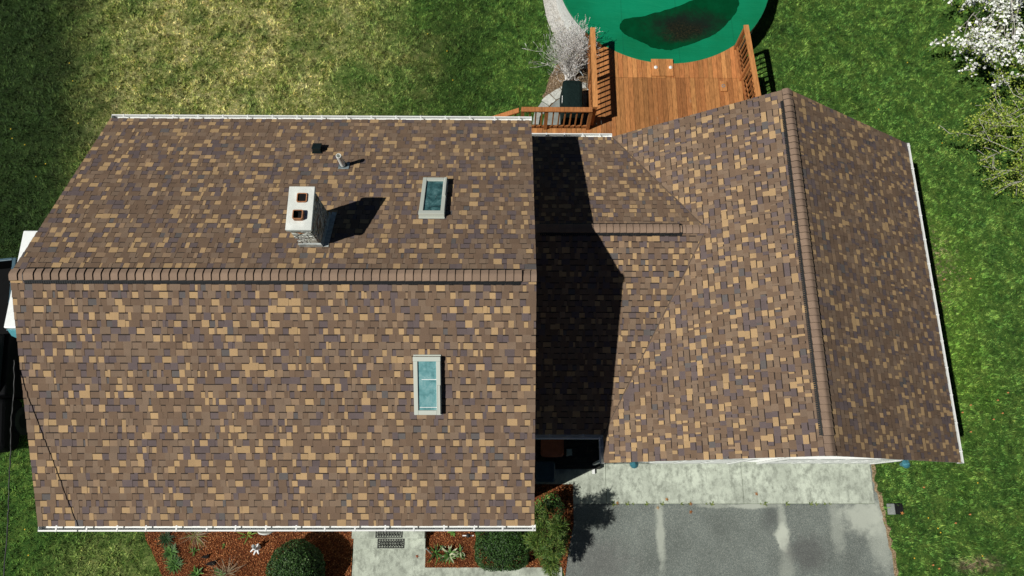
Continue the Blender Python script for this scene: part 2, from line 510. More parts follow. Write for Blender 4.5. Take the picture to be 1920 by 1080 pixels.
EXPO = 0.1285
def shingle_slope(name, O, u, v, U, V, parent, seed, keep=None):
    """O lower corner at the eave, u along the eave, v up the slope; wedge shaped laminated tabs"""
    r = random.Random(seed)
    O = Vector(O); u = Vector(u).normalized(); v = Vector(v).normalized(); n = u.cross(v)
    if n.z < 0: n = -n
    m = MB()
    def P(a, b, h): return tuple(O + u*a + v*b + n*h)
    rows = int(math.ceil(V/EXPO)); here = []
    for j in range(rows):
        b0 = j*EXPO; b1 = min(V, b0+EXPO)
        a = 0.0
        wj = r.uniform(-0.003, 0.003)
        raised = r.random() < 0.5; lastlight = False; below = here; here = []
        while a < U:
            raised = not raised if r.random() < 0.86 else raised
            w = r.choice((0.05, 0.075, 0.095, 0.115, 0.135, 0.165) if raised else (0.045, 0.075, 0.095, 0.115, 0.135, 0.155)) * r.uniform(0.85, 1.15)
            a1 = min(U, a+w)
            if U-a1 < 0.03: a1 = U
            if keep is None or keep(O + u*((a+a1)/2) + v*((b0+b1)/2)):
                col = shingle_color(r, raised)
                for _ in range(r.choice((0,0,1,2,6))):      # light tabs keep apart from each other, along the course and from the course below
                    if col[0] < 0.25 or not (lastlight or any(q0 < a1-.01 and q1 > a+.01 for q0, q1 in below)): break
                    col = shingle_color(r, raised)
                lastlight = col[0] > 0.25
                if lastlight: here.append((a, a1))
                hb = 0.013 if raised else 0.007
                sk = r.uniform(-0.004, 0.004)
                e0 = b0+wj+r.uniform(-.0015,.0015)
                x0, x1 = a+0.0008, a1-0.0008
                ht = 0.002 if raised else 0.0005
                bt = b1 + 0.004
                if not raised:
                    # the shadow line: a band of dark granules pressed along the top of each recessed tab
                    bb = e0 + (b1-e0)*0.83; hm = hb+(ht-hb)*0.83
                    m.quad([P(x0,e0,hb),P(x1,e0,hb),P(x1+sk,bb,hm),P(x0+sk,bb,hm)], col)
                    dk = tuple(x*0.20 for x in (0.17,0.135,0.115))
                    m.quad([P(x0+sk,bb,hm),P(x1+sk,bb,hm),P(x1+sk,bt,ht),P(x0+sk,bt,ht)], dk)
                else:
                    m.quad([P(x0,e0,hb),P(x1,e0,hb),P(x1+sk,bt,ht),P(x0+sk,bt,ht)], col)
                ec = (0.05,0.04,0.035)
                m.quad([P(x0,e0,-0.004),P(x1,e0,-0.004),P(x1,e0,hb),P(x0,e0,hb)], ec)
                m.quad([P(x0,e0,-0.004),P(x0,e0,hb),P(x0+sk,bt,ht),P(x0+sk,bt,-0.004)], ec)
                m.quad([P(x1,e0,hb),P(x1,e0,-0.004),P(x1+sk,bt,-0.004),P(x1+sk,bt,ht)], ec)
            a = a1
    # dark underlayment just below the tabs
    return m.build(name, M_SH, parent)

house = thing('house', (-4, 4, 0), 'brown shingled house with breezeway and attached garage, chimney and skylights on its roof', 'house')

HX0, HX1, HYF, HYB, HZE, HZR = -8.632, 0.468, -0.370, 7.995, 4.742, 6.712
HYR = (HYF+HYB)/2
BYF, BYB, BZF, BZB, BYR, BZR = 1.473, 8.592, 2.721, 2.977, 5.764, 4.068
GX0, GX1, GYF, GYB, GZE, GZR = 2.084, 9.884, 0.849, 8.616, 2.721, 5.085
GXM = (GX0+GX1)/2
hs = (HZR-HZE)/(HYR-HYF); gs = (GZR-GZE)/(GXM-GX0)
bfs = (BZR-BZF)/(BYR-BYF); bbs = (BZR-BZB)/(BYB-BYR)

def hz(y):  # main roof height
    return HZE + hs*(y-HYF) if y < HYR else HZE + hs*(HYB-y)
def gz(x):
    return GZE + gs*(x-GX0) if x < GXM else GZE + gs*(GX1-x)
def bz(y):
    return BZF + bfs*(y-BYF) if y < BYR else BZB + bbs*(BYB-y)

# roof decks with white fascia / rake boards
def deck_slab(name, rows, th, parent, axis):
    """gable slab; rows = (pos, z) profile, extruded along the other axis a0..a1"""
    prof, a0, a1 = rows
    m = MB()
    top = [(p, z-0.006) for p, z in prof]; bot = [(p, z-th) for p, z in prof][::-1]
    ring = top+bot
    def V3(p, z, a): return (a, p, z) if axis == 'x' else (p, a, z)
    for i in range(len(ring)):
        j = (i+1) % len(ring)
        istop = i < len(top)-1
        m.quad([V3(*ring[i],a0), V3(*ring[j],a0), V3(*ring[j],a1), V3(*ring[i],a1)], None, 1 if istop else 0)
    nn = len(top)
    for a in (a0, a1):
        for i in range(nn-1):
            q = [V3(*top[i],a), V3(*top[i+1],a), V3(*bot[nn-2-i],a), V3(*bot[nn-1-i],a)]
            m.quad(q, None, 0)
    return m.build(name, [M_WHITE, M_BLACK], parent)

main_roof = deck_slab('main_roof', ([(HYF+.006,HZE),(HYR,HZR),(HYB-.006,HZE)], HX0+.012, HX1-.012), 0.17, house, 'x')
garage_roof = deck_slab('garage_roof', ([(GX0+.006,GZE),(GXM,GZR),(GX1-.036,GZE+gs*.036-.002)], GYF+.012, GYB-.012), 0.15, house, 'y')
xj = GX0+(BZR-GZE)/gs
breeze_roof = deck_slab('breezeway_roof', ([(BYF+.006,BZF),(BYR,BZR),(BYB-.006,BZB)], 0.34, GX0+0.35), 0.14, house, 'x')

sl = math.hypot(HYR-HYF, HZR-HZE)
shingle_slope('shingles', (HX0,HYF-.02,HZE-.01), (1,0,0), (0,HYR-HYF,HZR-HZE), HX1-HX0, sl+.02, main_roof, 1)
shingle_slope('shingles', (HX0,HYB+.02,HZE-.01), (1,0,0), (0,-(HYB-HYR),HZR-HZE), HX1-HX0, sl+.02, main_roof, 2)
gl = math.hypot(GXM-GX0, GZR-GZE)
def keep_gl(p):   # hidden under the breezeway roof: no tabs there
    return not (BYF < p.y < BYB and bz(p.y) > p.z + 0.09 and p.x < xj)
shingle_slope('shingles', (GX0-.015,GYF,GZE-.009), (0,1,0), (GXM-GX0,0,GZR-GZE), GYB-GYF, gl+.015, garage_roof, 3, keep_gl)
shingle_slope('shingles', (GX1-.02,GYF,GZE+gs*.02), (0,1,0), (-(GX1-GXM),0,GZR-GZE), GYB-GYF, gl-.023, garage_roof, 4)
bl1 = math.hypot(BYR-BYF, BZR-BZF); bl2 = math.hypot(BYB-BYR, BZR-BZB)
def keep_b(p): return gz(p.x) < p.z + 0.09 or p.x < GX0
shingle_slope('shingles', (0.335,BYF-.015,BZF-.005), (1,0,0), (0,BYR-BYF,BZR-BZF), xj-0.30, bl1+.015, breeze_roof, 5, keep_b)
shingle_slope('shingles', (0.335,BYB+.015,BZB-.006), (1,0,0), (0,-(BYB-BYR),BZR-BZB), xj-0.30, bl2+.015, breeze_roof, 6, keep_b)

# ridge vents and ridge caps
def ridge(c0, c1, v0, v1, slope_a, slope_b, axis, parent, step=0.145):
    """c0,c1 ends of the ridge line (3D); v0..v1 distances along it covered by the vent; butts face the far end"""
    c0 = Vector(c0); c1 = Vector(c1); d = (c1-c0).normalized(); L = (c1-c0).length
    side = Vector((0,1,0)) if axis == 'x' else Vector((1,0,0))
    hw = 0.102
    def sec(dist, lift, hw_=hw, n=10):
        out = []
        for k in range(n+1):
            o_ = -hw_ + 2*hw_*k/n
            drop = (slope_a if o_ < 0 else slope_b)*abs(o_)
            q = 0.04
            dr = drop if abs(o_) > q else (slope_a if o_ < 0 else slope_b)*(q*0.5+o_*o_/(2*q))
            out.append(c0 + d*dist + side*o_ + Vector((0,0,-dr+lift)))
        return out
    rr = random.Random(int(L*100))
    vent = MB()
    if v1 > v0:
        for sgn in (-1, 1):
            s_ = slope_a if sgn < 0 else slope_b
            def edge(dist, o_, h): return c0 + d*dist + side*(sgn*o_) + Vector((0,0,-s_*o_+h))
            vent.quad([edge(v0,hw-.02,.040), edge(v1,hw-.02,.040), edge(v1,hw+.012,.034), edge(v0,hw+.012,.034)])
            vent.quad([edge(v0,hw+.012,.034), edge(v1,hw+.012,.034), edge(v1,hw+.012,-.01), edge(v0,hw+.012,-.01)])
            a = v0                      # slotted outer baffle
            while a < v1:
                b = min(a+0.033, v1)
                vent.quad([edge(a,hw+.012,.026), edge(b,hw+.012,.026), edge(b,hw+.045,.018), edge(a,hw+.045,.018)])
                vent.quad([edge(a,hw+.045,.018), edge(b,hw+.045,.018), edge(b,hw+.045,-.005), edge(a,hw+.045,-.005)])
                a += 0.040
        for vv in (v0, v1):
            A = sec(vv, 0.046, hw+0.012); B = sec(vv, -0.005, hw+0.012)
            for k in range(10): vent.quad([A[k],A[k+1],B[k+1],B[k]])
            A2 = sec(vv+(0.012 if vv == v1 else -0.012), 0.046, hw+0.012)
            for k in range(10): vent.quad([A[k],A[k+1],A2[k+1],A2[k]])
    vo = vent.build('ridge_vent', M_BLACK, parent) if v1 > v0 else parent
    caps = MB()
    a = 0.0
    while a < L-0.02:
        b = min(a+step, L)
        onvent = v1 > v0 and v0-0.02 <= a and b <= v1+0.06
        lift = 0.050 if onvent else 0.024
        g = rr.uniform(0.9, 1.1)
        col = (0.25*g, 0.178*g, 0.130*g)
        lo = sec(a-0.01, lift); hi = sec(b, lift+0.024); hb = sec(b+0.004, lift-0.012)
        for k in range(10):
            caps.quad([lo[k],hi[k],hi[k+1],lo[k+1]], col)
            caps.quad([hi[k],hb[k],hb[k+1],hi[k+1]], (0.045,0.036,0.03))
        for kk in (0, 10):
            caps.quad([lo[kk],hi[kk],hb[kk],lo[kk]+Vector((0,0,-.012))], (0.09,0.065,0.05))
        a = b
    caps.build('ridge_cap', M_SH, vo)

ridge((HX0,HYR,HZR), (HX1,HYR,HZR), 0.245, 8.83, hs, hs, 'x', main_roof)
ridge((0.36,BYR,BZR), (xj+.02,BYR,BZR), 0.30, 3.40, bfs, bbs, 'x', breeze_roof)
ridge((GXM,GYB,GZR), (GXM,GYF,GZR), 0.27, 7.39, gs, gs, 'y', garage_roof)

def valley(a, b):
    a = Vector(a); b = Vector(b); d = (b-a).normalized()
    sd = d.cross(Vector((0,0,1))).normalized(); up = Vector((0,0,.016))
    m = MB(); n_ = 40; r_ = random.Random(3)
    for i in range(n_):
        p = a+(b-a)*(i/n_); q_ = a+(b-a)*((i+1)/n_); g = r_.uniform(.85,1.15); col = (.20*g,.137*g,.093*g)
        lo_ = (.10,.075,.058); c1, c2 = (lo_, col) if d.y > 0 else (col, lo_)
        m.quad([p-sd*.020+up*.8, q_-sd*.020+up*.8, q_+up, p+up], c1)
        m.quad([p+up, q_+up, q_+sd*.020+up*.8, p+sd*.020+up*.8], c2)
    m.build('valley_edge', M_SH, breeze_roof)
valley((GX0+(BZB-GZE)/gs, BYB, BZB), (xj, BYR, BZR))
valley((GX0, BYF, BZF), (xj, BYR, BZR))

# walls
def gable_walls():
    w = MB()
    x0, x1, y0, y1 = -8.45, 0.33, 0.0, 7.66
    for y in (y0, y1):
        w.quad([(x0,y,0),(x1,y,0),(x1,y,hz(y)-.16),(x0,y,hz(y)-.16)])
    for x in (x0, x1):
        w.quad([(x,y0,0),(x,y1,0),(x,y1,hz(y1)-.16),(x,HYR,HZR-.16),(x,y0,hz(y0)-.16)])
    o = w.build('wall', M_SIDING, house)
    w = MB(); x0, x1, y0, y1 = 2.32, 9.66, 1.03, 8.42
    for y in (y0, y1):
        w.quad([(x0,y,0),(x1,y,0),(x1,y,gz(x1)-.14),(GXM,y,GZR-.14),(x0,y,gz(x0)-.14)])
    for x in (x0, x1):
        w.quad([(x,y0,0),(x,y1,0),(x,y1,gz(x)-.14),(x,y0,gz(x)-.14)])
    w.build('wall', M_SIDING, house)
    for y in (1.92, 8.25):
        w = MB(); w.quad([(0.335,y,0),(2.315,y,0),(2.315,y,bz(y)-.13),(0.335,y,bz(y)-.13)])
        w.build('wall', M_SIDING, house)
    # clapboard courses on the walls that can be glimpsed
    c = MB()
    for k in range(12):
        z = 0.15+k*0.21
        c.box(2.31, 9.67, 1.012, 1.028, z, z+0.016)
    c.build('clapboard_edge', M_SIDING, house); c = MB()
    for k in range(21):
        z = 0.4+k*0.2
        c.box(-8.468, -8.452, 0.0, 7.66, z, z+0.016)
    c.build('clapboard_edge', M_SIDING, house)
gable_walls()
# garage doors with panels and trim, gable frieze board
for x0, x1 in ((2.75, 5.55), (6.42, 9.22)):
    d = MB(); d.box(x0, x1, 0.985, 1.022, 0.02, 2.15)
    dr = d.build('garage_door', M_WHITE, house)
    p = MB()
    for i in range(4):
        for j in range(4):
            p.box(x0+.08+j*.68, x0+.66+j*.68, 0.972, 0.984, 0.10+i*.52, 0.48+i*.52)
    p.build('door_panel', M_WHITE, dr)
    f = MB(); f.box(x0-.1, x0-.003, 0.96, 1.01, 0.02, 2.26); f.box(x1+.003, x1+.1, 0.96, 1.01, 0.02, 2.26); f.box(x0-.003, x1+.003, 0.96, 1.01, 2.153, 2.26)
    f.build('door_frame', M_WHITE, dr)
fr = MB()
for sgn, xa in ((1, GX0), (-1, GX1)):
    fr.bar((xa, 0.90, GZE-.19), (GXM-sgn*.002, 0.90, GZR-.19), 0.05, 0.12, up=(0,0,1))
fr.build('frieze_board', M_WHITE, house)
# windows and front door on the hidden fronts of the house
M_GLASSD = simple('dark_window_glass', (0.008,0.010,0.012), 0.3, 0.2, 3, 0.2)
for x in (-7.2, -5.2, -0.9):
    f = MB(); f.box(x-.5, x+.5, -.04, -.003, 1.6, 2.9); fo = f.build('window', M_WHITE, house)
    g = MB(); g.box(x-.42, x+.42, -.048, -.042, 1.68, 2.82); g.build('pane', M_GLASSD, fo)
f = MB(); f.box(-3.4, -2.45, -.05, -.003, .35, 2.5)
fd = f.build('front_door', simple('green_door_paint', (0.03,0.08,0.05), 0.4), house)
g = MB(); g.lathe((-2.58,-.07,1.35), [(0.0,-.03),(.03,-.02),(.03,.02),(0.0,.03)], 10); g.build('handle', M_DKMETAL, fd)

# gutters
def gutter(p0, p1, out, hang, end0=True, end1=True, w=0.105, parent=house):
    """open trough from p0 to p1 (roof-edge line), out = outward unit vector"""
    p0 = Vector(p0); p1 = Vector(p1); out = Vector(out); d = (p1-p0).normalized(); L = (p1-p0).length
    M = Matrix(((d.x,out.x,0,p0.x),(d.y,out.y,0,p0.y),(0,0,1,p0.z),(0,0,0,1)))
    g = MB()
    g.box(0, L, 0.000, 0.006, -0.105, -0.012, M=M)
    g.box(0, L, 0.006, w-.010, -0.105, -0.099, M=M)
    g.box(0, L, w-.010, w-.004, -0.105, -0.004, M=M)
    g.box(0, L, w-.022, w+.004, -0.004, 0.002, M=M)     # rolled lip
    g.box(0, L, w-.004, w+.006, -0.028, -0.006, M=M)
    if end0: g.box(-.006, -0.0005, 0.0, w+.006, -0.108, 0.003, M=M)
    if end1: g.box(L+.0005, L+.006, 0.0, w+.006, -0.108, 0.003, M=M)
    go = g.build('gutter', M_WHITE, parent)
    for h in hang:
        b = MB()
        b.box(h-.014, h+.014, 0.0, w+.002, 0.0035, 0.008, M=M)
        b.box(h-.014, h+.014, w+.0065, w+.010, -0.02, 0.008, M=M)
        b.box(h-.014, h+.014, 0.0075, 0.012, -0.05, 0.0030, M=M)
        b.build('gutter_hanger', M_WHITE, go)
    return go
gutter((HX0+.02,HYF-.005,HZE-.006), (HX1+.02,HYF-.005,HZE-.006), (0,-1,0), [0.32+0.545*i+0.01*((i*7)%3) for i in range(17)])
gutter((HX0+.02,HYB+.005,HZE-.006), (HX1+.0,HYB+.005,HZE-.006), (0,1,0), [0.25+0.535*i for i in range(17)])
gutter((GX1-.034,GYF-.0,GZE+.004), (GX1-.034,GYB,GZE+.004), (1,0,0), [0.25+0.62*i for i in range(13)], w=.088)
gutter((0.36,BYF-.005,BZF-.004), (2.02,BYF-.005,BZF-.004), (0,-1,0), [0.16,0.53,0.92,1.26])
gutter((0.34,BYB+.005,BZB-.004), (2.49,BYB+.005,BZB-.004), (0,1,0), [0.55,0.99,1.44,1.85])
gutter((GX0-.005,GYF,GZE-.006), (GX0-.005,1.41,GZE-.006), (-1,0,0), [0.34])
# downspout at the garage corner
dsp = MB()
dsp.box(2.10, 2.17, 0.93, 0.98, 0.1, 2.55); dsp.box(2.10, 2.17, 0.72, 0.98, 0.03, 0.098)
dsp.build('downspout', M_WHITE, house)

# chimney of painted stone
CX0, CX1, CY0, CY1, CZ = -3.749, -3.379, 4.471, 5.202, 7.2575
t = NT('painted_chimney_stone', 0.9, 0.2)
mp = t.n('ShaderNodeMapping'); mp.inputs['Scale'].default_value = (6.5, 6.5, 11); t.L(t.co, mp.inputs[0])
cell = t.vor(1.0, 1, vec=mp.outputs[0]); edge = t.vor(1.0, 0, 'DISTANCE_TO_EDGE', vec=mp.outputs[0])
sep = t.n('ShaderNodeSeparateColor'); t.L(cell, sep.inputs[0])
col = t.ramp(sep.outputs[0], [(0.0,(0.62,0.64,0.58)),(0.45,(0.52,0.53,0.44)),(0.62,(0.40,0.30,0.16)),(0.72,(0.36,0.16,0.06)),(0.82,(0.55,0.55,0.48)),(1.0,(0.30,0.31,0.29))], 'CONSTANT')
col = t.mix(t.ramp(t.noise(25,5,0.7),[(0.45,0.0),(0.7,0.6)]), col, (0.66,0.68,0.63))
col = t.mix(t.ramp(edge,[(0.02,0.8),(0.07,0.0)]), col, (0.26,0.26,0.23))
t.bump(t.ramp(edge,[(0.0,0.0),(0.15,1.0)]), 0.9, 0.02)
M_STONE = t.out(col)
ch = MB(); ch.box(CX0, CX1, CY0, CY1, 5.9, CZ-.075)
chim = ch.build('chimney', M_STONE, house)
stn = MB(); r5 = random.Random(5)
for (fx, y0, y1) in ((0, CX0, CX1), (1, CY0, CY1)):
    zz = 6.0
    while zz < CZ-.14:
        h = r5.uniform(0.05, 0.10); a = y0+.005
        while a < y1-.03:
            w_ = min(r5.uniform(0.06, 0.17), y1-.005-a)
            pr = r5.uniform(0.006, 0.018)
            if fx == 0: stn.box(a, a+w_-.012, CY0-pr, CY0-.001, zz, zz+h-.012)
            else: stn.box(CX1+.001, CX1+pr, a, a+w_-.012, zz, zz+h-.012)
            a += w_
        zz += h
stn.build('stone_face', M_STONE, chim)
cp = MB(); ov = 0.035
cp.box(CX0-ov, CX1+ov, CY0-ov, CY1+ov, CZ-.074, CZ)
cap = cp.build('chimney_cap', M_CAP, chim, bevel=0.008)
def rrect(cx, cy, hw, hh, rad, n=5):
    pts = []
    for sx, sy, a0 in ((1,1,0),(-1,1,90),(-1,-1,180),(1,-1,270)):
        for k in range(n+1):
            a = R(a0+90*k/n); pts.append((cx+sx*(hw-rad)+rad*math.cos(a), cy+sy*(hh-rad)+rad*math.sin(a)))
    return pts
M_SOOT = simple('soot', (0.006,0.005,0.005), 0.95)
for cx, cy, z1 in ((-3.545, 5.02, CZ+.025), (-3.572, 4.685, CZ+.085)):
    f = MB(); hw = .087
    O4 = [rrect(cx,cy,hw,hw*.98,.028), rrect(cx,cy,hw-.016,hw*.98-.016,.018)]
    n = len(O4[0])
    for i in range(n):
        j = (i+1) % n
        a,b = O4[0][i],O4[0][j]; c_,d_ = O4[1][i],O4[1][j]
        f.quad([(*a,CZ-.01),(*b,CZ-.01),(*b,z1),(*a,z1)])
        f.quad([(*a,z1),(*b,z1),(*d_,z1),(*c_,z1)])
        f.quad([(*c_,z1),(*d_,z1),(*d_,CZ+.003),(*c_,CZ+.003)], None, 1)
    f.quad([(*p,CZ+.0035) for p in O4[1]], None, 1)
    f.build('flue_liner', [M_TERRA, M_SOOT], cap)
fl = MB()
fw = .028
ya, yb = CY0-fw, CY1+fw
def skirt(p0, p1, oz):
    z0 = hz(p0[1]); z1 = hz(p1[1])
    fl.quad([(p0[0],p0[1],z0+.006),(p1[0],p1[1],z1+.006),(p1[0],p1[1],z1+oz),(p0[0],p0[1],z0+oz)])
skirt((CX0-fw,ya),(CX1+fw,ya),.13); skirt((CX1+fw,ya),(CX1+fw,yb),.11); skirt((CX0-fw,ya),(CX0-fw,yb),.11); skirt((CX0-fw,yb),(CX1+fw,yb),.10)
zf = hz(ya)+.13
fl.quad([(CX0-fw,ya,zf),(CX1+fw,ya,zf),(CX1-.002,CY0+.002,zf+.02),(CX0+.002,CY0+.002,zf+.02)])
fl.quad([(CX1+fw,ya,hz(ya)+.11),(CX1+fw,yb,hz(yb)+.11),(CX1-.002,yb,hz(yb)+.13),(CX1-.002,ya,hz(ya)+.13)])
fl.quad([(CX1+fw,ya,hz(ya)+.022),(CX1+fw+.09,ya,hz(ya)+.020),(CX1+fw+.09,yb+.06,hz(yb+.06)+.020),(CX1+fw,yb+.06,hz(yb+.06)+.022)])
fl.build('flashing', simple('lead_flashing', (0.42,0.46,0.45), 0.5, 0.35, 12, 0.4), chim)

# skylights
def slope_frame(y_sign, x, y):
    """matrix at roof point: X along ridge, Y up-slope, Z normal"""
    z = hz(y)
    up = Vector((0, 1, hs)).normalized() if y_sign > 0 else Vector((0, -1, hs)).normalized()
    X = Vector((1,0,0)) if y_sign > 0 else Vector((-1,0,0))
    N = X.cross(up)
    return Matrix(((X.x,up.x,N.x,x),(X.y,up.y,N.y,y),(X.z,up.z,N.z,z),(0,0,0,1)))
def glass_mat(name, a, b, c):
    t = NT(name, 0.12, 0.5)
    n = t.noise(5, 6, 0.65, dist=0.6); n2 = t.noise(26, 4, 0.7)
    col = t.ramp(n, [(0.3, a), (0.5, b), (0.68, c)])
    col = t.mix(t.ramp(n2, [(0.58,0.0),(0.75,0.35)]), col, (0.45,0.62,0.62))
    return t.out(col)
M_GL1 = glass_mat('dusty_skylight_glass_dark', (0.008,0.024,0.027), (0.045,0.125,0.13), (0.13,0.26,0.265))
M_GL2 = glass_mat('dusty_skylight_glass_pale', (0.06,0.17,0.18), (0.14,0.32,0.335), (0.27,0.44,0.445))
M_SKF = mat_white('skylight_cladding', (0.50,0.54,0.48))
def skylight(ys, x, yc, blind, gm):
    M = slope_frame(ys, x, yc); W2, L2, H = 0.238, 0.53, 0.12
    f = MB()
    f.box(-W2-.006, W2+.006, -L2-.02, L2+.02, 0.0, 0.035, M=M)
    f.box(-W2, W2, -L2, L2, 0.036, H*0.6, M=M)
    fw2 = .075
    f.box(-W2, -W2+fw2, -L2, L2-.08, H*.6+.001, H, M=M); f.box(W2-fw2, W2, -L2, L2-.08, H*.6+.001, H, M=M)
    f.box(-W2+fw2+.001, W2-fw2-.001, -L2, -L2+.085, H*.6+.001, H-.002, M=M)
    f.box(-W2-.004, W2+.004, L2-.079, L2+.005, H*.6+.001, H+.008, M=M)
    fo = f.build('skylight', M_SKF, house, bevel=0.006)
    g = MB(); g.box(-W2+fw2-.002, W2-fw2+.002, -L2+.08, L2-.078, H*.6+.002, H*.6+.018, M=M)
    g.build('pane', gm, fo)
    b = MB(); s_ = 1 if ys > 0 else -1
    b.box(s_*(W2-.048)-.006, s_*(W2-.048)+.006, -L2+.03, 0.02 if ys > 0 else 0.0, H+.001, H+.014, M=M)
    b.build('cover_trim', M_BLACK if ys > 0 else M_WHITE, fo)
    c = MB(); c.box(s_*(W2-.03)-.02, s_*(W2-.03)+.02, -L2+.02, 0.02, H+.001, H+.02, M=M); c.build('cover_trim', M_SKF, fo)
    if blind:
        k = MB(); k.box(-W2+.14, W2-fw2, 0.11, 0.122, H*.6+.019, H*.6+.024, M=M)
        k.build('blind_rail', M_WHITE, fo); k = MB()
        k.box(-W2+.10, W2-fw2, -L2+.13, -L2+.14, H*.6+.019, H*.6+.024, M=M)
        k.build('blind_rail', M_WHITE, fo)
skylight(-1, -1.462, 5.63, False, M_GL1)
skylight(1, -1.452, 2.045, True, M_GL2)

# vent pipe and box vent on the back slope
px_, py_ = -3.358, 6.554; pz = hz(py_)
v = MB(); rp = 0.052
v.lathe((px_,py_,pz-.05), [(rp,0),(rp,.49),(rp-.010,.492),(rp-.010,.30)], 20)
vp = v.build('vent_pipe', simple('white_pvc', (0.78,0.80,0.76), 0.4, 0.1), house, smooth=False)
b = MB(); Mx = slope_frame(-1, px_, py_)
b.lathe((px_,py_,pz), [(.105,.004),(.09,.012),(.065,.05),(.05,.10)], 20, M=Mx.to_3x3())
b.build('pipe_boot', simple('boot_rubber', (0.05,0.07,0.075), 0.6), vp)
b = MB(); b.box(-.12, .09, -.09, .11, .014, .020, M=Mx)
b.build('pipe_flashing', M_DKMETAL, vp)
Mv = slope_frame(-1, -3.965, 7.0)
b = MB()
b.box(-.10,.10,-.105,.105,.016,.024,M=Mv); b.box(-.082,.082,-.09,.075,.025,.10,M=Mv); b.box(-.092,.092,-.10,.08,.101,.125,M=Mv)
b.build('roof_vent', simple('black_vent_plastic', (0.008,0.014,0.014), 0.35), house, bevel=0.012)

# wall lanterns
M_LANT = simple('verdigris_metal', (0.05,0.20,0.25), 0.45, 0.4, 30, 0.5, 0.3)
for lx in (2.86, 9.12):
    lo = MB()
    lo.box(lx-.05, lx+.05, 1.0, 1.02, 1.75, 2.02)
    lo.lathe((lx,0.87,1.70), [(0.0,-.02),(.045,0),(.075,.20)], 8)
    lm = lo.build('wall_lantern', M_LANT, house)
    c = MB(); c.lathe((lx,0.87,1.90), [(.102,0.0),(.085,.03),(.04,.08),(.015,.11),(.02,.13),(0.0,.15)], 12)
    c.bar((lx,0.88,2.0),(lx,1.01,1.96),.02,.02)
    c.build('lantern_top', M_LANT, lm)

# entrance steps
st = MB(); st.box(-3.82,-2.05,-0.815,-0.003,0.0,0.33); st.box(-3.80,-2.045,-1.06,-0.817,0.0,0.17)
st.build('entrance_steps', M_CONC, house, bevel=0.01)

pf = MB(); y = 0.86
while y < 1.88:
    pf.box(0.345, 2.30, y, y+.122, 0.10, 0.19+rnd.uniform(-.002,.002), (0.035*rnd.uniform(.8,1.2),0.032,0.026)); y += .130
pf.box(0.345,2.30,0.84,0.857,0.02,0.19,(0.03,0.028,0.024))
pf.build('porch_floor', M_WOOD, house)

# ------------------------------------------------------------------ service cable
wp = [(-8.69,2.43,6.11),(-8.672,1.9,5.99),(-8.655,1.36,5.93),(-8.62,0.9,5.86),(-8.591,0.415,5.80),(-8.56,-0.1,5.72),(-8.523,-0.664,5.66),(-8.44,-2.0,5.60),(-8.3,-4.0,5.62),(-8.0,-8.0,5.9)]
m = MB()
def cr(pts, n=6):
    out = []
    P = [Vector(p) for p in pts]
    for i in range(len(P)-1):
        a, b, c, d = P[max(i-1,0)], P[i], P[i+1], P[min(i+2,len(P)-1)]
        for k in range(n):
            t_ = k/n
            out.append(0.5*((2*b)+(c-a)*t_+(2*a-5*b+4*c-d)*t_*t_+(3*b-a-3*c+d)*t_**3))
    out.append(P[-1]); return out
base = cr(wp, 10)
m.tube([p + Vector((0.004*math.sin(i*1.3), 0, 0.004*math.cos(i*1.7))) for i, p in enumerate(base)], 0.0105, 6)
wire = m.build('service_cable', M_BLACK)
tag(wire, 'thin black overhead cable running from the left gable towards the front lawn', 'cable')
# ------------------------------------------------------------------ deck
DZ = 0.92
deck = thing('deck', (4.4, 10.0, 0), 'orange-brown stained timber deck with railings wrapped around the near end of the pool', 'deck')
WC = (0.44, 0.185, 0.062)
def wcol(k=1.0):
    v = rnd.uniform(0.72, 1.22)*k; h = rnd.uniform(0.93,1.10)
    return (WC[0]*v, WC[1]*v*h, WC[2]*v*h)
fb = MB(); x = 2.28; bw = 0.135
def circ_y(x): 
    d = (PRAD+0.015)**2-(x-PX)**2
    return PY-math.sqrt(d) if d > 0 else None
def edge_x(y): return 6.60 + (12.62-y)*0.075    # right edge of the deck
while x < 6.86:
    x1 = x+bw-.008
    for y0, y1, k in ((8.46, 11.645, 0.86), (11.653, 14.0, 1.06)):
        if y0 > 9:
            ca, cb = circ_y(x), circ_y(x1)
            lim = 12.50+0.10*(x-2.3)/4.3
            ya_ = min(ca if ca is not None else 99, lim+.15); yb_ = min(cb if cb is not None else 99, lim+.15)
            if edge_x(12.2) < x1: 
                continue
        else: ya_ = yb_ = y1
        if y0 < 9 and x1 > edge_x(y0)-.02: continue
        if x1 > edge_x(max(ya_, 11.6)) + .02: 
            ye = 12.62-(x1-6.60)/0.075; ya_ = yb_ = max(y0+.1, min(ya_, ye))
        c = wcol(k); zz = DZ+rnd.uniform(-.002,.002)
        b = len(fb.v)
        fb.v += [(x,y0,zz-.03),(x1,y0,zz-.03),(x1,yb_,zz-.03),(x,ya_,zz-.03),(x,y0,zz),(x1,y0,zz),(x1,yb_,zz),(x,ya_,zz)]
        for q in ((0,3,2,1),(4,5,6,7),(0,1,5,4),(1,2,6,5),(2,3,7,6),(3,0,4,7)):
            fb.f.append(tuple(b+i for i in q)); fb.c.append(c); fb.m.append(0)
    x += bw
x = 0.36
while x < 2.27:
    fb.box(x, min(x+bw-.008, 2.272), 8.62, 10.08, DZ-.03, DZ+rnd.uniform(-.002,.002), wcol(0.95)); x += bw
fb.build('floor_boards', M_WOOD, deck)
j = MB()
for yj in (8.7, 9.6, 10.5, 11.4):
    j.box(2.3, 6.6, yj-.02, yj+.02, DZ-.20, DZ-.034, (0.12,0.05,0.02))
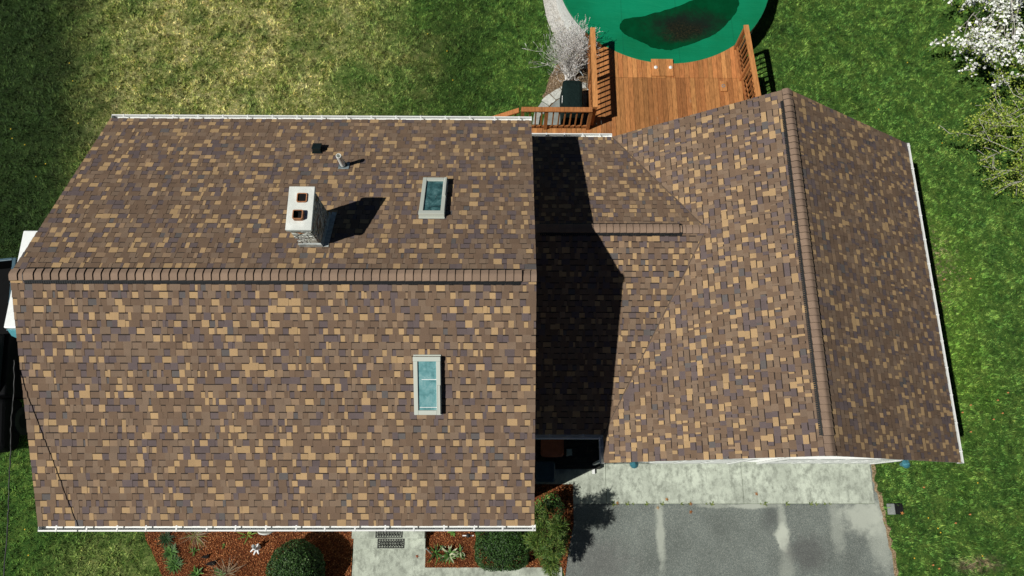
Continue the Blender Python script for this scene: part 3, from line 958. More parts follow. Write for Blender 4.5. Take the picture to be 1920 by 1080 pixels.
j.box(0.36, 2.26, 10.081, 10.115, DZ-.22, DZ-.002, wcol()); j.box(2.245, 2.278, 10.12, 12.5, DZ-.22, DZ-.002, wcol())
j.bar((6.63,12.6,DZ-.11),(6.93,8.6,DZ-.11),.035,.21,wcol())
for k in range(26):   # curved rim below the pool edge
    a0 = R(222+ k*4); a1 = R(226+k*4)
    r_ = PRAD+.02
    p0 = (PX+r_*math.cos(a0), PY+r_*math.sin(a0)); p1 = (PX+r_*math.cos(a1), PY+r_*math.sin(a1))
    j.quad([(*p0,DZ-.2),(*p1,DZ-.2),(*p1,DZ-.032),(*p0,DZ-.032)], wcol(.5))
for px0, py0 in ((0.5,9.9),(2.3,11.3),(6.62,11.3),(6.75,9.6),(4.4,11.4)):
    j.box(px0-.05,px0+.05,py0-.05,py0+.05,0,DZ-.23,wcol(.6))
j.build('deck_frame', M_WOOD, deck)

def railing(a, b, ztop, posts, nb, zbot=DZ, capw=0.135, slope=0.0, side=0.0):
    """a,b ground ends (x,y); the cap board on posts and balusters"""
    a = Vector((a[0],a[1],0)); b = Vector((b[0],b[1],0)); d = (b-a); L = d.length; d.normalize()
    c = MB(); c.bar(a+Vector((0,0,ztop-.018)), b+Vector((0,0,ztop-.018-slope)), capw, 0.036, wcol(1.0))
    co = c.build('railing', M_WOOD, deck)
    r_ = MB()
    r_.bar(a+Vector((0,0,ztop-.085)), b+Vector((0,0,ztop-.085-slope)), .036, .085, wcol(.85))
    r_.bar(a+Vector((0,0,zbot+.11)), b+Vector((0,0,zbot+.11-slope)), .036, .085, wcol(.85))
    r_.build('rail', M_WOOD, co)
    sidev = Vector((-d.y, d.x, 0))*side
    for t_ in posts:
        p = a+d*(L*t_)+sidev; dz = slope*t_
        q = MB(); q.bar(p+Vector((0,0,zbot-.25-dz)), p+Vector((0,0,ztop-.038-dz)), .09, .09, wcol(.9)); q.build('post', M_WOOD, co)
    for i in range(nb):
        t_ = (i+.5)/nb
        if any(abs(t_-pt)*L < .06 for pt in posts): continue
        p = a+d*(L*t_)+sidev*0.4; dz = slope*t_
        q = MB(); q.bar(p+Vector((0,0,zbot+.06-dz)), p+Vector((0,0,ztop-.05-dz)), .036, .036, wcol(.8)); q.build('baluster', M_WOOD, co)
railing((2.265,10.10),(2.262,12.56),1.90,(0.02,0.56,0.98),15)
railing((0.30,10.02),(2.18,10.02),1.90,(0.02,0.36,0.985),12)
railing((6.50,12.68),(6.66,10.1),1.90,(0.02,0.42,0.98),16)
railing((0.24,10.02),(-1.0,10.02),1.86,(0.9,),7,slope=0.75)
s_ = MB()
for i in range(4):
    s_.box(0.05-i*.28, 0.34-i*.28, 8.75, 9.97, DZ-.04-.2*(i+1), DZ-.2*(i+1), wcol(.9))
s_.bar((0.34,9.98,DZ-.1),(-1.0,9.98,0.06),.04,.2,wcol(.8)); s_.bar((0.34,8.73,DZ-.1),(-1.0,8.73,0.06),.04,.2,wcol(.8))
s_.build('stairs', M_WOOD, deck)
s_ = MB(); s_.bar((6.90,12.0,0.93),(7.04,10.0,0.93),.16,.04,wcol(1.15)); s_.bar((6.83,12.0,0.88),(6.97,10.0,0.88),.03,.14,wcol(.7)); s_.bar((6.99,12.0,0.85),(7.13,10.0,0.85),.03,.12,wcol(.9))
for yy in (11.9, 10.3): s_.bar((6.92,yy,0),(6.92,yy,0.9),.09,.09,wcol(.7))
s_.build('side_shelf', M_WOOD, deck)
h_ = MB(); 
for k in range(3): h_.box(4.035+k*.207, 4.035+k*.207+.203, 11.685, 12.235, DZ+.006, DZ+.042, wcol(1.1))
hatch = h_.build('skimmer_hatch', M_WOOD, deck)
for kx in (4.15, 4.575):
    k = MB(); k.lathe((kx,11.955,DZ+.043), [(.05,0),(.05,.018),(.028,.03),(.02,.045),(0,.05)], 14); k.build('knob', M_WHITE, hatch, smooth=False)
h_ = MB(); h_.box(5.945,6.145,11.20,11.53,DZ+.005,DZ+.055,wcol(1.05)); bx = h_.build('access_block', M_WOOD, deck, bevel=0.015)
k = MB(); k.lathe((6.035,11.36,DZ+.057),[(.052,0),(.052,.006),(.034,.008),(.034,.001)],14); k.build('ring', M_DKMETAL, bx)

# ------------------------------------------------------------------ pool
pool = thing('swimming_pool', (PX,PY,0), 'above-ground round swimming pool under a green cover with a dark puddle', 'swimming pool')
m = MB()
NS = 96
def prf(r): return PRAD*r
m.lathe((PX,PY,0), [(PRAD-.02,0.0),(PRAD-.02,0.86)], NS)
m.build('pool_wall', simple('pale_pool_wall', (0.62,0.64,0.62), 0.6, 0.15), pool)
m = MB(); m.lathe((PX,PY,0), [(PRAD-.03,.86),(PRAD+.005,.865),(PRAD+.005,.893),(PRAD-.03,.898)], NS)
m.build('pool_rim', simple('green_rim', (0.01,0.19,0.085), 0.6, 0.2), pool)
def cover_z(x, y):
    r2 = ((x-PX)**2+(y-PY)**2)/PRAD**2
    d = mnoise.noise(Vector((x*1.3,y*1.3,0)))*0.012 + mnoise.noise(Vector((x*4,y*4,3)))*0.003
    return 0.80+0.10*min(1,r2)**1.5 + d*(1-r2**3)
V = []; F = []; nr = 40
for i in range(nr+1):
    r_ = (PRAD-.012)*i/nr
    for k in range(NS):
        a = 2*math.pi*k/NS; X, Y = PX+r_*math.cos(a), PY+r_*math.sin(a)
        V.append((X,Y,cover_z(X,Y)))
for i in range(nr):
    for k in range(NS):
        F.append((i*NS+k, (i+1)*NS+k, (i+1)*NS+(k+1)%NS, i*NS+(k+1)%NS))
t = NT('green_pool_cover', 0.55, 0.3)
n = t.noise(0.8, 3, 0.5)
c = t.ramp(n, [(0.35,(0.0005,0.155,0.062)),(0.65,(0.0008,0.205,0.092))])
c = t.mix(1.0, c, t.ramp(t.noise(60,3,0.7),[(0.3,0.9),(0.7,1.08)]), 'MULTIPLY')
c = t.mix(t.math('MULTIPLY', t.ell(4.0-PX, 14.6-PY, 1.7, 1.0, 0.35, t.math('MULTIPLY', t.math('SUBTRACT', t.noise(1.2,3), 0.5), 0.7)), 0.6), c, (0.001,0.26,0.125))
sepx = t.n('ShaderNodeSeparateXYZ'); t.L(t.co, sepx.inputs[0])
fx = t.math('ABSOLUTE', t.math('SUBTRACT', t.math('FRACT', t.math('ADD', t.math('MULTIPLY', sepx.outputs[0], 0.62), 0.31)), 0.5))
c = t.mix(t.ramp(fx, [(0.006, 0.35), (0.010, 0.0)]), c, (0.0005,0.10,0.045))
c = t.mix(t.ramp(t.noise(34,2,0.8), [(0.74,0.0),(0.77,0.7)]), c, (0.02,0.03,0.015))
wr = t.noise(3.2, 4, 0.6, stretch=(0.5,2.2,1), dist=0.7)
t.bump(wr, 0.35, 0.05)
M_COVER = t.out(c)
o = fast_obj('pool_cover', np.array(V), np.array(F), M_COVER, pool)
pud = [(3.20,13.36),(3.26,13.58),(3.414,13.70),(3.967,13.80),(4.7,14.06),(5.421,14.36),(6.0,14.55),(6.60,14.62),(6.78,14.38),(6.70,14.05),(6.563,13.78),(6.33,13.47),(6.047,13.23),(5.62,12.97),(5.157,12.79),(4.85,12.66),(4.603,12.605),(4.30,12.62),(4.068,12.71),(3.8,12.88),(3.54,13.0),(3.32,13.15)]
pp = [Vector((p[0],p[1],0)) for p in pud]; sm = []
for i in range(len(pp)):
    a,b,c_,d_ = pp[i-1],pp[i],pp[(i+1)%len(pp)],pp[(i+2)%len(pp)]
    for k in range(5):
        t_=k/5; q=0.5*((2*b)+(c_-a)*t_+(2*a-5*b+4*c_-d_)*t_*t_+(3*b-a-3*c_+d_)*t_**3)
        q += Vector((rnd.uniform(-.012,.012)+.03*mnoise.noise(q*4), rnd.uniform(-.012,.012)+.03*mnoise.noise(q*4+Vector((9,9,9))),0)); sm.append(q)
cx_, cy_ = 5.0, 13.6
V = []; F = []; rings = 12; N_ = len(sm)
for i in range(rings+1):
    for q in sm:
        X = cx_+(q.x-cx_)*i/rings; Y = cy_+(q.y-cy_)*i/rings
        V.append((X,Y,cover_z(X,Y)+0.006))
for i in range(rings):
    for k in range(N_):
        F.append((i*N_+k,(i+1)*N_+k,(i+1)*N_+(k+1)%N_,i*N_+(k+1)%N_))
t = NT('murky_puddle', 0.3, 0.3)
n = t.noise(2.2, 6, 0.7); sp = t.noise(18, 3, 0.75)
w = t.math('MULTIPLY', t.math('SUBTRACT', n, 0.5), 1.8)
muck = t.ell(5.15-PX, 13.45-PY, 0.95, 0.45, 0.7, w)
c = t.ramp(n, [(0.35,(0.0006,0.040,0.012)),(0.65,(0.0008,0.062,0.020))])
c = t.mix(t.math('MULTIPLY', muck, 0.9), c, (0.010,0.012,0.011))
c = t.mix(t.ramp(sp,[(0.70,0.0),(0.73,0.8)]), c, (0.010,0.012,0.010))
c = t.mix(t.math('MULTIPLY', t.ell(5.05-PX,13.25-PY,0.55,0.33,0.5,w), 0.85), c, t.ramp(sp,[(0.40,(0.006,0.010,0.007)),(0.52,(0.016,0.017,0.009)),(0.68,(0.036,0.029,0.014))]))
fast_obj('puddle', np.array(V), np.array(F), t.out(c), pool)
# grab pole leaning on the pool beside the shrub
m = MB(); m.tube([(1.72,12.45,0.75),(2.12,11.95,0.55)], 0.012, 8)
tag(m.build('pole', simple('pale_blue_pole',(0.5,0.62,0.68),0.4,0.1)), 'thin pale pole leaning among the dry shrub twigs beside the deck railing', 'pole')

# ------------------------------------------------------------------ covered grill
grill = thing('barbecue_grill', (1.76,10.98,0), 'barbecue grill under a black fabric cover on the grey patio', 'grill')
m = MB()
def gl_sec(z, k):
    hw, hl = 0.285*k, 0.545*k
    pts = []
    for (x_, y_) in rrect(0,0,hw,hl,0.10*k,5):
        q = mnoise.noise(Vector((x_*5,y_*5,z*4)))*0.022*(1.2-z)
        pts.append((1.76+x_+q*math.copysign(1,x_), 10.98+y_+q*math.copysign(1,y_)))
    return pts
zs = [(0.06,1.03),(0.3,1.01),(0.6,0.99),(0.88,0.985),(0.98,0.97),(1.04,0.88),(1.075,0.66),(1.085,0.35)]
prev = None
for z, k in zs:
    cur = [(*p, z+mnoise.noise(Vector((p[0]*6,p[1]*3,1)))*0.03) for p in gl_sec(z,k)]
    if prev:
        for i in range(len(cur)):
            j2=(i+1)%len(cur); m.quad([prev[i],prev[j2],cur[j2],cur[i]])
    prev = cur
m.quad(prev)
t = NT('black_cover_fabric', 0.85, 0.12); n = t.noise(9,5,0.6,dist=0.8); t.bump(n,0.9,0.05)
m.build('grill_cover', t.out((0.007,0.017,0.016)), grill, smooth=True)
m = MB()
for k in range(3): m.box(1.452+.004*k,1.466+.004*k,10.80+k*.075,10.86+k*.075,0.93,0.99)
m.build('cover_tag', M_WHITE, grill)
for dx in (-.2,.2):
    for dy in (-.42,.42):
        m = MB(); m.tube([(1.76+dx,10.98+dy-.02,.06),(1.76+dx,10.98+dy+.02,.06)],.06,12); m.build('wheel', M_BLACK, grill)

# ------------------------------------------------------------------ vehicles at the left edge
tr = thing('pickup_truck', (-13.3,3.6,0), 'dark pickup truck at the left picture edge, only its near side in view', 'truck')
yaw = R(-6.5); ca, sa = math.cos(yaw), math.sin(yaw)
TM = Matrix(((ca,sa,0,-13.28),(-sa,ca,0,3.55),(0,0,1,0),(0,0,0,1)))
M_TRK = simple('black_truck_paint', (0.003,0.0035,0.004), 0.7, 0.2, 4, 0.08)
def body(prof, hw, mat, name, par, bev=0.05):
    m = MB(); ring = [(-hw, hw)]
    n = len(prof); b = len(m.v)
    for sx in (-hw, hw):
        for (y, z) in prof: m.v.append(tuple(TM @ Vector((sx, y, z))))
    for i in range(n):
        j2=(i+1)%n; m.f.append((b+i,b+j2,b+n+j2,b+n+i)); m.c.append(None); m.m.append(0)
    m.f.append(tuple(range(b,b+n))[::-1]); m.f.append(tuple(range(b+n,b+2*n))); m.c += [None,None]; m.m += [0,0]
    return m.build(name, mat, par, bevel=bev, seg=3)
body([(-2.35,.35),(-2.42,.6),(-2.36,.92),(-2.2,1.0),(-1.15,1.08),(-1.1,.35)], .84, M_TRK, 'hood', tr, .12)
body([(-1.09,.35),(-1.09,1.08),(.48,1.08),(.48,.35)], .85, M_TRK, 'cab', tr, .05)
body([(-1.05,1.085),(-.55,1.50),(.36,1.52),(.46,1.085)], .74, M_GLASSD, 'cab_glass', tr, .05)
body([(-.50,1.525),(-.45,1.57),(.30,1.58),(.35,1.525)], .71, M_TRK, 'cab_roof', tr, .02)
bd = MB()
for sx in (-1,1): bd.box(sx*.83-.03, sx*.83+.03, .52, 2.45, .35, 1.10, M=TM)
bd.box(-.79,.79,.52,2.40,.55,.62,M=TM); bd.box(-.79,.79,2.41,2.46,.4,1.09,M=TM)
bd.build('truck_bed', M_TRK, tr)
bdr = MB()
M_RAIL = simple('blue_grey_rail', (0.05,0.10,0.13), 0.4, 0.2)
for sx in (-1,1): bdr.box(sx*.83-.045, sx*.83+.045, .52, 2.46, 1.105, 1.15, M=TM)
bdr.box(-.78,.78,2.40,2.47,1.105,1.15,M=TM)
for yy in (.8,1.3,1.8,2.2): bdr.box(.74,.78,yy-.03,yy+.03,.65,1.10,M=TM)
bdr.build('bed_rail', M_RAIL, tr, bevel=.012)
for sx in (-.78,.78):
    for yy in (-1.65,1.55):
        w_ = MB(); A = TM @ Vector((sx-.11,yy,.36)); B = TM @ Vector((sx+.11,yy,.36)); w_.tube([A,B],.36,20); wh = w_.build('wheel', M_BLACK, tr)
        w_ = MB(); A = TM @ Vector((sx-.115,yy,.36)); B = TM @ Vector((sx+.115,yy,.36)); w_.tube([A,B],.2,14); w_.build('rim', M_GLASSD, wh)

vn = thing('box_trailer', (-11.2,5.2,0), 'white box trailer with blue-green rounded end, mostly hidden behind the left gable', 'trailer')
m = MB(); m.box(-12.02,-10.4,4.02,6.50,.55,2.0); m.build('trailer_body', simple('white_trailer_paint',(0.80,0.83,0.82),0.35,0.05), vn, bevel=.03, seg=3)
m = MB()
nose = [(-12.02+1.62*k/12, 4.015-0.30*math.sin(math.pi*k/12)**0.5) for k in range(13)]
m.prism([(-12.02,4.016)]+nose[1:-1]+[(-10.4,4.016)], .6, 1.86)
m.build('rounded_nose', simple('teal_trailer_front',(0.06,0.25,0.29),0.35,0.15), vn)
for xx in (-11.98,-10.44):
    m = MB(); m.tube([(xx-.08,5.3,.33),(xx+.08,5.3,.33)],.33,18); m.build('wheel', M_BLACK, vn)
m = MB(); m.bar((-11.2,3.8,.5),(-11.2,2.9,.45),.1,.1); m.build('drawbar', M_DKMETAL, vn)

# ------------------------------------------------------------------ bins beside the breezeway
def bin_(loc, hw, hl, h, mat, label, zb=0.016, nm='rubbish_bin'):
    b_ = thing(nm, (loc[0],loc[1],zb), label, 'rubbish bin')
    m = MB(); A = rrect(loc[0],loc[1],hw*.8,hl*.8,.06); B = rrect(loc[0],loc[1],hw*.95,hl*.95,.07); n=len(A)
    for i in range(n):
        j2=(i+1)%n; m.quad([(*A[i],.03),(*A[j2],.03),(*B[j2],h-.08),(*B[i],h-.08)])
    m.quad([(*p,.031) for p in A])
    m.build('bin_body', mat, b_)
    m = MB(); prev=None
    for z,k in ((h-.079,1.0),(h-.03,1.0),(h,.88),(h+.012,.5)):
        cur=[(*p,z) for p in rrect(loc[0],loc[1],hw*k,hl*k,.08*k)]
        if prev:
            for i in range(n): j2=(i+1)%n; m.quad([prev[i],prev[j2],cur[j2],cur[i]])
        prev=cur
    m.quad(prev); m.build('bin_lid', mat, b_)
    for sx in (-1,1):
        m = MB(); m.tube([(loc[0]+sx*hw*.7-.03,loc[1]+hl*.75,.11),(loc[0]+sx*hw*.7+.03,loc[1]+hl*.75,.11)],.09,14); m.build('wheel', M_BLACK, b_)
    m = MB(); m.tube([(loc[0]-hw*.6,loc[1]+hl+.03,h-.05),(loc[0]+hw*.6,loc[1]+hl+.03,h-.05)],.014,8); m.build('handle', M_BLACK, b_)
bin_((1.04,1.33),.28,.25,1.10,simple('rust_red_plastic',(0.30,0.085,0.035),.5,.2),'rust-red wheeled bin in the shade beneath the breezeway gutter')
bin_((0.86,0.74),.25,.25,1.0,simple('dark_blue_plastic',(0.02,0.045,0.065),.5,.2),'dark blue wheeled bin in the shade, in front of the rust-red bin')
m = MB(); m.box(1.42,1.49,1.15,1.24,.016,1.0); m.box(1.39,1.52,1.12,1.27,1.001,1.04)
tag(m.build('post', simple('grey_green_post',(0.22,0.28,0.26),.6,.2)), 'short grey-green post standing beside the rust-red bin', 'post')

# ------------------------------------------------------------------ small garden things
def mat_plain(n_, c, r_=0.6): return simple(n_, c, r_, .2)
M_MAT = mat_plain('black_rubber', (0.010,0.011,0.012), .6)
def doormat(cx, cy, z, label):
    d = thing('doormat', (cx,cy,z), label, 'doormat', 'black openwork mats on the entrance steps')
    m = MB(); hw, hh, t_ = .325,.110,.012
    def ring(x0,x1,y0,y1,w_):
        m.box(x0,x1,y0,y0+w_,z+.001,z+t_); m.box(x0,x1,y1-w_,y1,z+.001,z+t_); m.box(x0,x0+w_,y0+w_,y1-w_,z+.001,z+t_); m.box(x1-w_,x1,y0+w_,y1-w_,z+.001,z+t_)
    ring(cx-hw,cx+hw,cy-hh,cy+hh,.020); 
    m.build('mat_border', M_MAT, d)
    m = MB(); ring(cx-hw+.048,cx+hw-.048,cy-hh+.044,cy+hh-.044,.012)
    n_=10
    for i in range(n_+1):
        xx = cx-hw+.02+(2*hw-.04)*i/n_
        m.box(xx-.008,xx+.008,cy-hh+.021,cy-hh+.043,z+.001,z+t_-.001); m.box(xx-.008,xx+.008,cy+hh-.043,cy+hh-.021,z+.001,z+t_-.001)
    for sx in (-1,1):
        for k in (-1,0,1):
            yy = cy+k*.05; m.box(cx+sx*(hw-.034)-.013,cx+sx*(hw-.034)+.013,yy-.008,yy+.008,z+.001,z+t_-.001)
    for i in range(8):
        xx = cx-hw+.09+(2*hw-.18)*i/7
        a = [(xx+.032*math.cos(q*math.pi/4), cy+.046*math.sin(q*math.pi/4), z+.008) for q in range(9)]
        m.tube(a,.0075,5,cap=False)
        m.box(xx-.006,xx+.006,cy-.04,cy+.04,z+.002,z+.0095)
        if i<7: m.box(xx+.038,xx+.046,cy-.065,cy+.065,z+.002,z+.010)
    m.build('mat_lattice', M_MAT, d)
    return d
doormat(-2.918,-0.685,0.331,'black openwork doormat on the upper entrance step')
doormat(-2.885,-0.935,0.171,'black openwork doormat on the lower entrance step')

# stone dish on its edge, white figurine, dark ornaments, stake ornament, stick
bowl = MB()
for i in range(17):
    pass
Mb = Matrix.Translation((-5.95,-0.71,0.12)) @ Matrix.Rotation(R(-62),4,'X')
bowl.lathe((-5.93,-0.70,0.20), [(0.0,.0),(.12,.012),(.19,.05),(.205,.085),(.19,.09),(.17,.06),(.10,.03),(0.0,.022)], 28, M=(Matrix.Rotation(R(-68),3,'X')))
tag(bowl.build('stone_dish', M_CAP), 'pale stone dish tipped on its edge in the mulch under the front gutter', 'garden ornament')
fig = thing('garden_figurine', (-6.17,-1.03,0.024), 'small white figurine with outstretched arms on the red mulch beside the round bush', 'garden ornament')
M_FIG = mat_plain('white_resin', (0.82,0.84,0.84), .5)
m = MB(); m.lathe((-6.17,-1.03,.024),[(0.0,0),(.085,0),(.075,.03),(.05,.05),(.065,.10),(.055,.18),(.035,.24),(.02,.26)],12)
m.tube([(-6.17,-1.03,.20),(-6.10,-.97,.25),(-6.07,-.93,.30)],[.028,.02,.014],8); m.tube([(-6.17,-1.03,.20),(-6.23,-1.08,.22),(-6.27,-1.12,.20)],[.028,.02,.014],8)
m.tube([(-6.17,-1.05,.06),(-6.14,-1.14,.05),(-6.12,-1.18,.04)],[.03,.024,.018],8); m.tube([(-6.17,-1.05,.06),(-6.22,-1.15,.05),(-6.24,-1.2,.04)],[.03,.024,.018],8)
m.build('figure', M_FIG, fig)
m = MB(); m.lathe((-6.19,-.985,.285),[(0,-.05),(.035,-.03),(.045,0),(.035,.03),(0,.045)],12); m.build('head', mat_plain('grey_resin',(0.35,0.38,0.38),.6), fig)
for (ox,oy,k,lab) in ((-7.40,-1.245,1.0,'small black pointed ornament on the mulch, the one nearer the gutter'),(-7.24,-1.395,1.3,'black pointed ornament on the mulch, larger than its neighbour')):
    o_ = thing('garden_ornament', (ox,oy,.024), lab, 'garden ornament')
    m = MB(); prev=None
    prof=[(-.13,.004,.01),(-.07,.028,.03),(0,.042,.055),(.05,.04,.06),(.075,.02,.05)]
    for (yy,w_,h_) in prof:
        cur=[(ox+k*yy, oy+k*(w_*math.cos(a)+yy*.1), .026+k*h_*(0.5+.5*math.sin(a))) for a in np.linspace(0,2*math.pi,10,endpoint=False)]
        if prev:
            for i in range(10): j2=(i+1)%10; m.quad([prev[i],prev[j2],cur[j2],cur[i]])
        prev=cur
    m.quad(prev)
    m.build('body', M_SOOT, o_)
    m = MB(); m.bar((ox+k*.04,oy+k*.03,.06),(ox+k*.10,oy+k*.06,.12),.02*k,.012*k); m.build('tail', M_SOOT, o_)
sk_ = thing('garden_stake', (-0.98,-0.74,.024), 'white cross-shaped garden stake with a dark round head beside the square-clipped bush', 'garden ornament')
m = MB(); m.box(-1.13,-0.86,-.76,-.735,.30,.325); m.box(-.995,-.965,-.79,-.70,.329,.35); m.tube([(-.98,-.747,.02),(-.98,-.747,.32)],.012,8); m.build('cross_bar', M_FIG, sk_)
m = MB(); m.lathe((-.985,-.745,.40),[(0,-.05),(.04,-.03),(.052,0),(.04,.03),(0,.05)],12); m.build('round_head', M_BLACK, sk_)
m = MB(); m.tube([(-2.10,-.98,.16),(-2.0,-1.08,.10),(-1.88,-1.20,.05)],[.014,.018,.012],8)
tag(m.build('stick', simple('weathered_stick',(0.20,0.21,0.20),.9,.3)), 'weathered grey stick leaning from the lower entrance step onto the mulch', 'stick')
dr = thing('drain', (9.72,-.13,0), 'small drain with a concrete kerb and black grate at the lawn edge', 'drain')
m = MB(); m.box(9.52,9.70,-.27,-.005,-.05,.05); m.build('kerb_block', M_CONC2, dr, bevel=.01)
m = MB(); m.box(9.702,9.9,-.25,-.02,-.05,.028)
m.build('drain_pit', M_SOOT, dr)
m = MB()
for k in range(5): m.box(9.705+k*.045,9.725+k*.045,-.245,-.025,.030,.042)
m.box(9.703,9.90,-.02,-.005,.02,.046); m.box(9.703,9.90,-.265,-.25,.02,.046)
m.build('grate', M_BLACK, dr)

# ------------------------------------------------------------------ foliage helpers
def leaf_cloud(C, N, size, asp, cols, seed, tilt=1.0, quad=True):
    """one quad per leaf: centres C (n,3), normals N (n,3); returns V,F,color"""
    r_ = np.random.RandomState(seed); n = len(C)
    N = N/np.linalg.norm(N,axis=1,keepdims=True)
    N = N + r_.normal(0, tilt*.5, (n,3)); N /= np.linalg.norm(N,axis=1,keepdims=True)
    T = np.cross(N, r_.normal(0,1,(n,3))); T /= np.linalg.norm(T,axis=1,keepdims=True); B = np.cross(N,T)
    s = size*r_.uniform(.65,1.35,(n,1))
    P0 = C - T*s; P1 = C + B*s*asp; P2 = C + T*s; P3 = C - B*s*asp
    V = np.stack([P0,P1,P2,P3],1).reshape(-1,3); F = np.arange(4*n).reshape(n,4)
    ci = r_.choice(len(cols), n); c = np.array(cols)[ci]*r_.uniform(.7,1.3,(n,1))
    return V, F, np.repeat(c,4,axis=0)

def tuft_leaves(pts, seed):
    pass

def clipped_bush(name, c, hx, hy, hz_, e, label, cols, seed, n=9000, leaf=.024):
    b_ = thing(name, (c[0],c[1],0.024), label, 'bush')
    r_ = np.random.RandomState(seed)
    d = r_.normal(0,1,(n,3)); d /= np.linalg.norm(d,axis=1,keepdims=True)
    d[:,2] = np.where(d[:,2] < -.75, -d[:,2], d[:,2])
    k = (np.abs(d[:,0])**e+np.abs(d[:,1])**e+np.abs(d[:,2])**e)**(-1/e)
    bump = np.array([mnoise.noise(Vector((p[0]*3,p[1]*3,p[2]*3+seed)))*.075+mnoise.noise(Vector((p[0]*9,p[1]*9,p[2]*9+seed)))*.05 for p in d])
    rad = k*(1+bump)*(1-r_.exponential(.045,n).clip(0,.35))
    P = d*rad[:,None]*np.array([hx,hy,hz_]) + np.array([c[0],c[1],hz_*.98])
    P[:,2] = P[:,2].clip(.04)
    V,F,cc = leaf_cloud(P, d, leaf, .55, cols, seed+1, 1.5)
    fast_obj('foliage', V, F, M_LEAF, b_, cc)
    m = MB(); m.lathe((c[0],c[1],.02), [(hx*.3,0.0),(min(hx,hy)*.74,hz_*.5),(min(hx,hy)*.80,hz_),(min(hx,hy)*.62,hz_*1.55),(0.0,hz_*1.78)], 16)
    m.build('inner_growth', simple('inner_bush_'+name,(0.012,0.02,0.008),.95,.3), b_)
    m = MB(); m.tube([(c[0],c[1],0),(c[0]+.02,c[1],hz_*.6)],.05,8); m.build('stem', M_STEM, b_)
    return b_
GB = [(0.022,0.062,0.012),(0.035,0.09,0.018),(0.05,0.12,0.022),(0.015,0.042,0.010),(0.09,0.15,0.05)]
clipped_bush('round_bush', (-5.02,-1.52), .66,.70,.62, 2.0, 'dark green clipped round bush casting a wide shadow on the mulch', GB, 21, 15000, .021)
GS = [(0.022,0.062,0.012),(0.035,0.09,0.015),(0.05,0.115,0.02),(0.014,0.042,0.008)]
clipped_bush('square_bush', (-0.155,-0.90), .64,.62,.50, 4.2, 'dark green square-clipped bush under the right end of the front gutter', GS, 33, 15000, .019)

def branchy(name, mbark, segs, parent, part='branches'):
    m = MB()
    for pts, r0, r1 in segs:
        n = len(pts); m.tube(pts, [r0+(r1-r0)*i/(n-1) for i in range(n)], 5, cap=False)
    return m.build(part, mbark, parent)

def grow(base, dirv, length, depth, r0, rg, segs, tips, spread=.7, up=.15, nkids=(3,4), droop=0.0, shrink=.62):
    p = Vector(base); d = Vector(dirv).normalized(); pts=[p.copy()]
    n = 5
    for i in range(n):
        d = (d + Vector((rg.gauss(0,.16),rg.gauss(0,.16),rg.gauss(0,.12)+up*.2-droop*.1))).normalized()
        p = p + d*(length/n); pts.append(p.copy())
    segs.append((pts, r0, r0*.45))
    for i,q in enumerate(pts[1:]): tips.append((q, d, depth))
    if depth > 0:
        k = rg.randint(*nkids)
        for i in range(k):
            q = pts[rg.randint(2,n)]
            nd = (d + Vector((rg.gauss(0,spread),rg.gauss(0,spread),rg.gauss(0,spread*.6)+up))).normalized()
            grow(q, nd, length*shrink*rg.uniform(.8,1.2), depth-1, r0*.5, rg, segs, tips, spread, up, nkids, droop, shrink)

# dry twiggy shrub beside the pool
sh = thing('dry_shrub', (1.80,12.2,0), 'leafless pale twiggy shrub between the lawn and the pool', 'shrub')
segs=[]; tips=[]; rg=random.Random(3)
for i in range(64):
    a=rg.uniform(0,2*math.pi); q=(1.78+rg.uniform(-.14,.14),12.2+rg.uniform(-.12,.12),0)
    dv=Vector((-.10+.27*math.cos(a),.48+.34*math.sin(a),1.0))
    grow(q,dv,rg.uniform(.55,.95),3,.014,rg,segs,tips,.38,.20,(3,3),0,.64)
m = MB()
for pts,r0,r1 in segs:
    m.tube([pts[0],pts[2],pts[3],pts[5]],[r0,r0*.8,r0*.65,max(r1,.0065)],4,cap=False)
m.build('branches', M_TWIG, sh)
P=np.array([t_[0] for t_ in tips if t_[2]==0]); P=P[np.random.RandomState(2).rand(len(P))<.16]
V,F,cc=leaf_cloud(P,np.tile([0,0,1.],(len(P),1)),.016,.6,[(0.45,.40,.34),(.34,.24,.15),(.22,.25,.10)],5,2)
fast_obj('withered_leaves',V,F,M_LEAF,sh,cc)

# two trees by the right picture edge
def tree(name, base, label, crown_c, rx, ry, z0, z1, limbs, seed, depth=3, trunk_h=1.2):
    t_ = thing(name, base, label, 'tree')
    rg=random.Random(seed); segs=[]; tips=[]
    top=Vector((base[0],base[1],trunk_h))
    m=MB(); m.tube([base,(base[0]+.03,base[1]-.02,trunk_h*.5),top],[.13,.10,.085],10); m.build('trunk',M_BARK,t_)
    for i in range(limbs):
        a=2*math.pi*(i+rg.uniform(-.3,.3))/limbs
        tgt=Vector((crown_c[0]+rx*math.cos(a)*.8,crown_c[1]+ry*math.sin(a)*.8,rg.uniform(z0,z1)))
        dv=(tgt-top); L=dv.length
        grow(top+Vector((0,0,rg.uniform(-.2,.2))),dv+Vector((0,0,.4)),L*.74,depth,.024,rg,segs,tips,.62,.0,(3,4),.12,.50)
    m=MB()
    for pts,r0,r1 in segs: m.tube(pts,[max(.006,r0+(r1-r0)*i/(len(pts)-1)) for i in range(len(pts))],5,cap=False)
    m.build('branches',M_BARK,t_)
    return t_,tips
t1,tips=tree('flowering_tree',(15.3,14.6,0),'white-blossomed tree at the upper right corner beyond the lawn',(14.7,13.7),3.9,3.3,1.6,2.7,14,8)
r_=np.random.RandomState(8)
P=np.array([t_[0] for t_ in tips if t_[2]<=1]); 
P=P[P[:,1]>11.0]
Q=np.repeat(P[r_.rand(len(P))<.48],1,axis=0); 
C=[];Nn=[];cl=[]
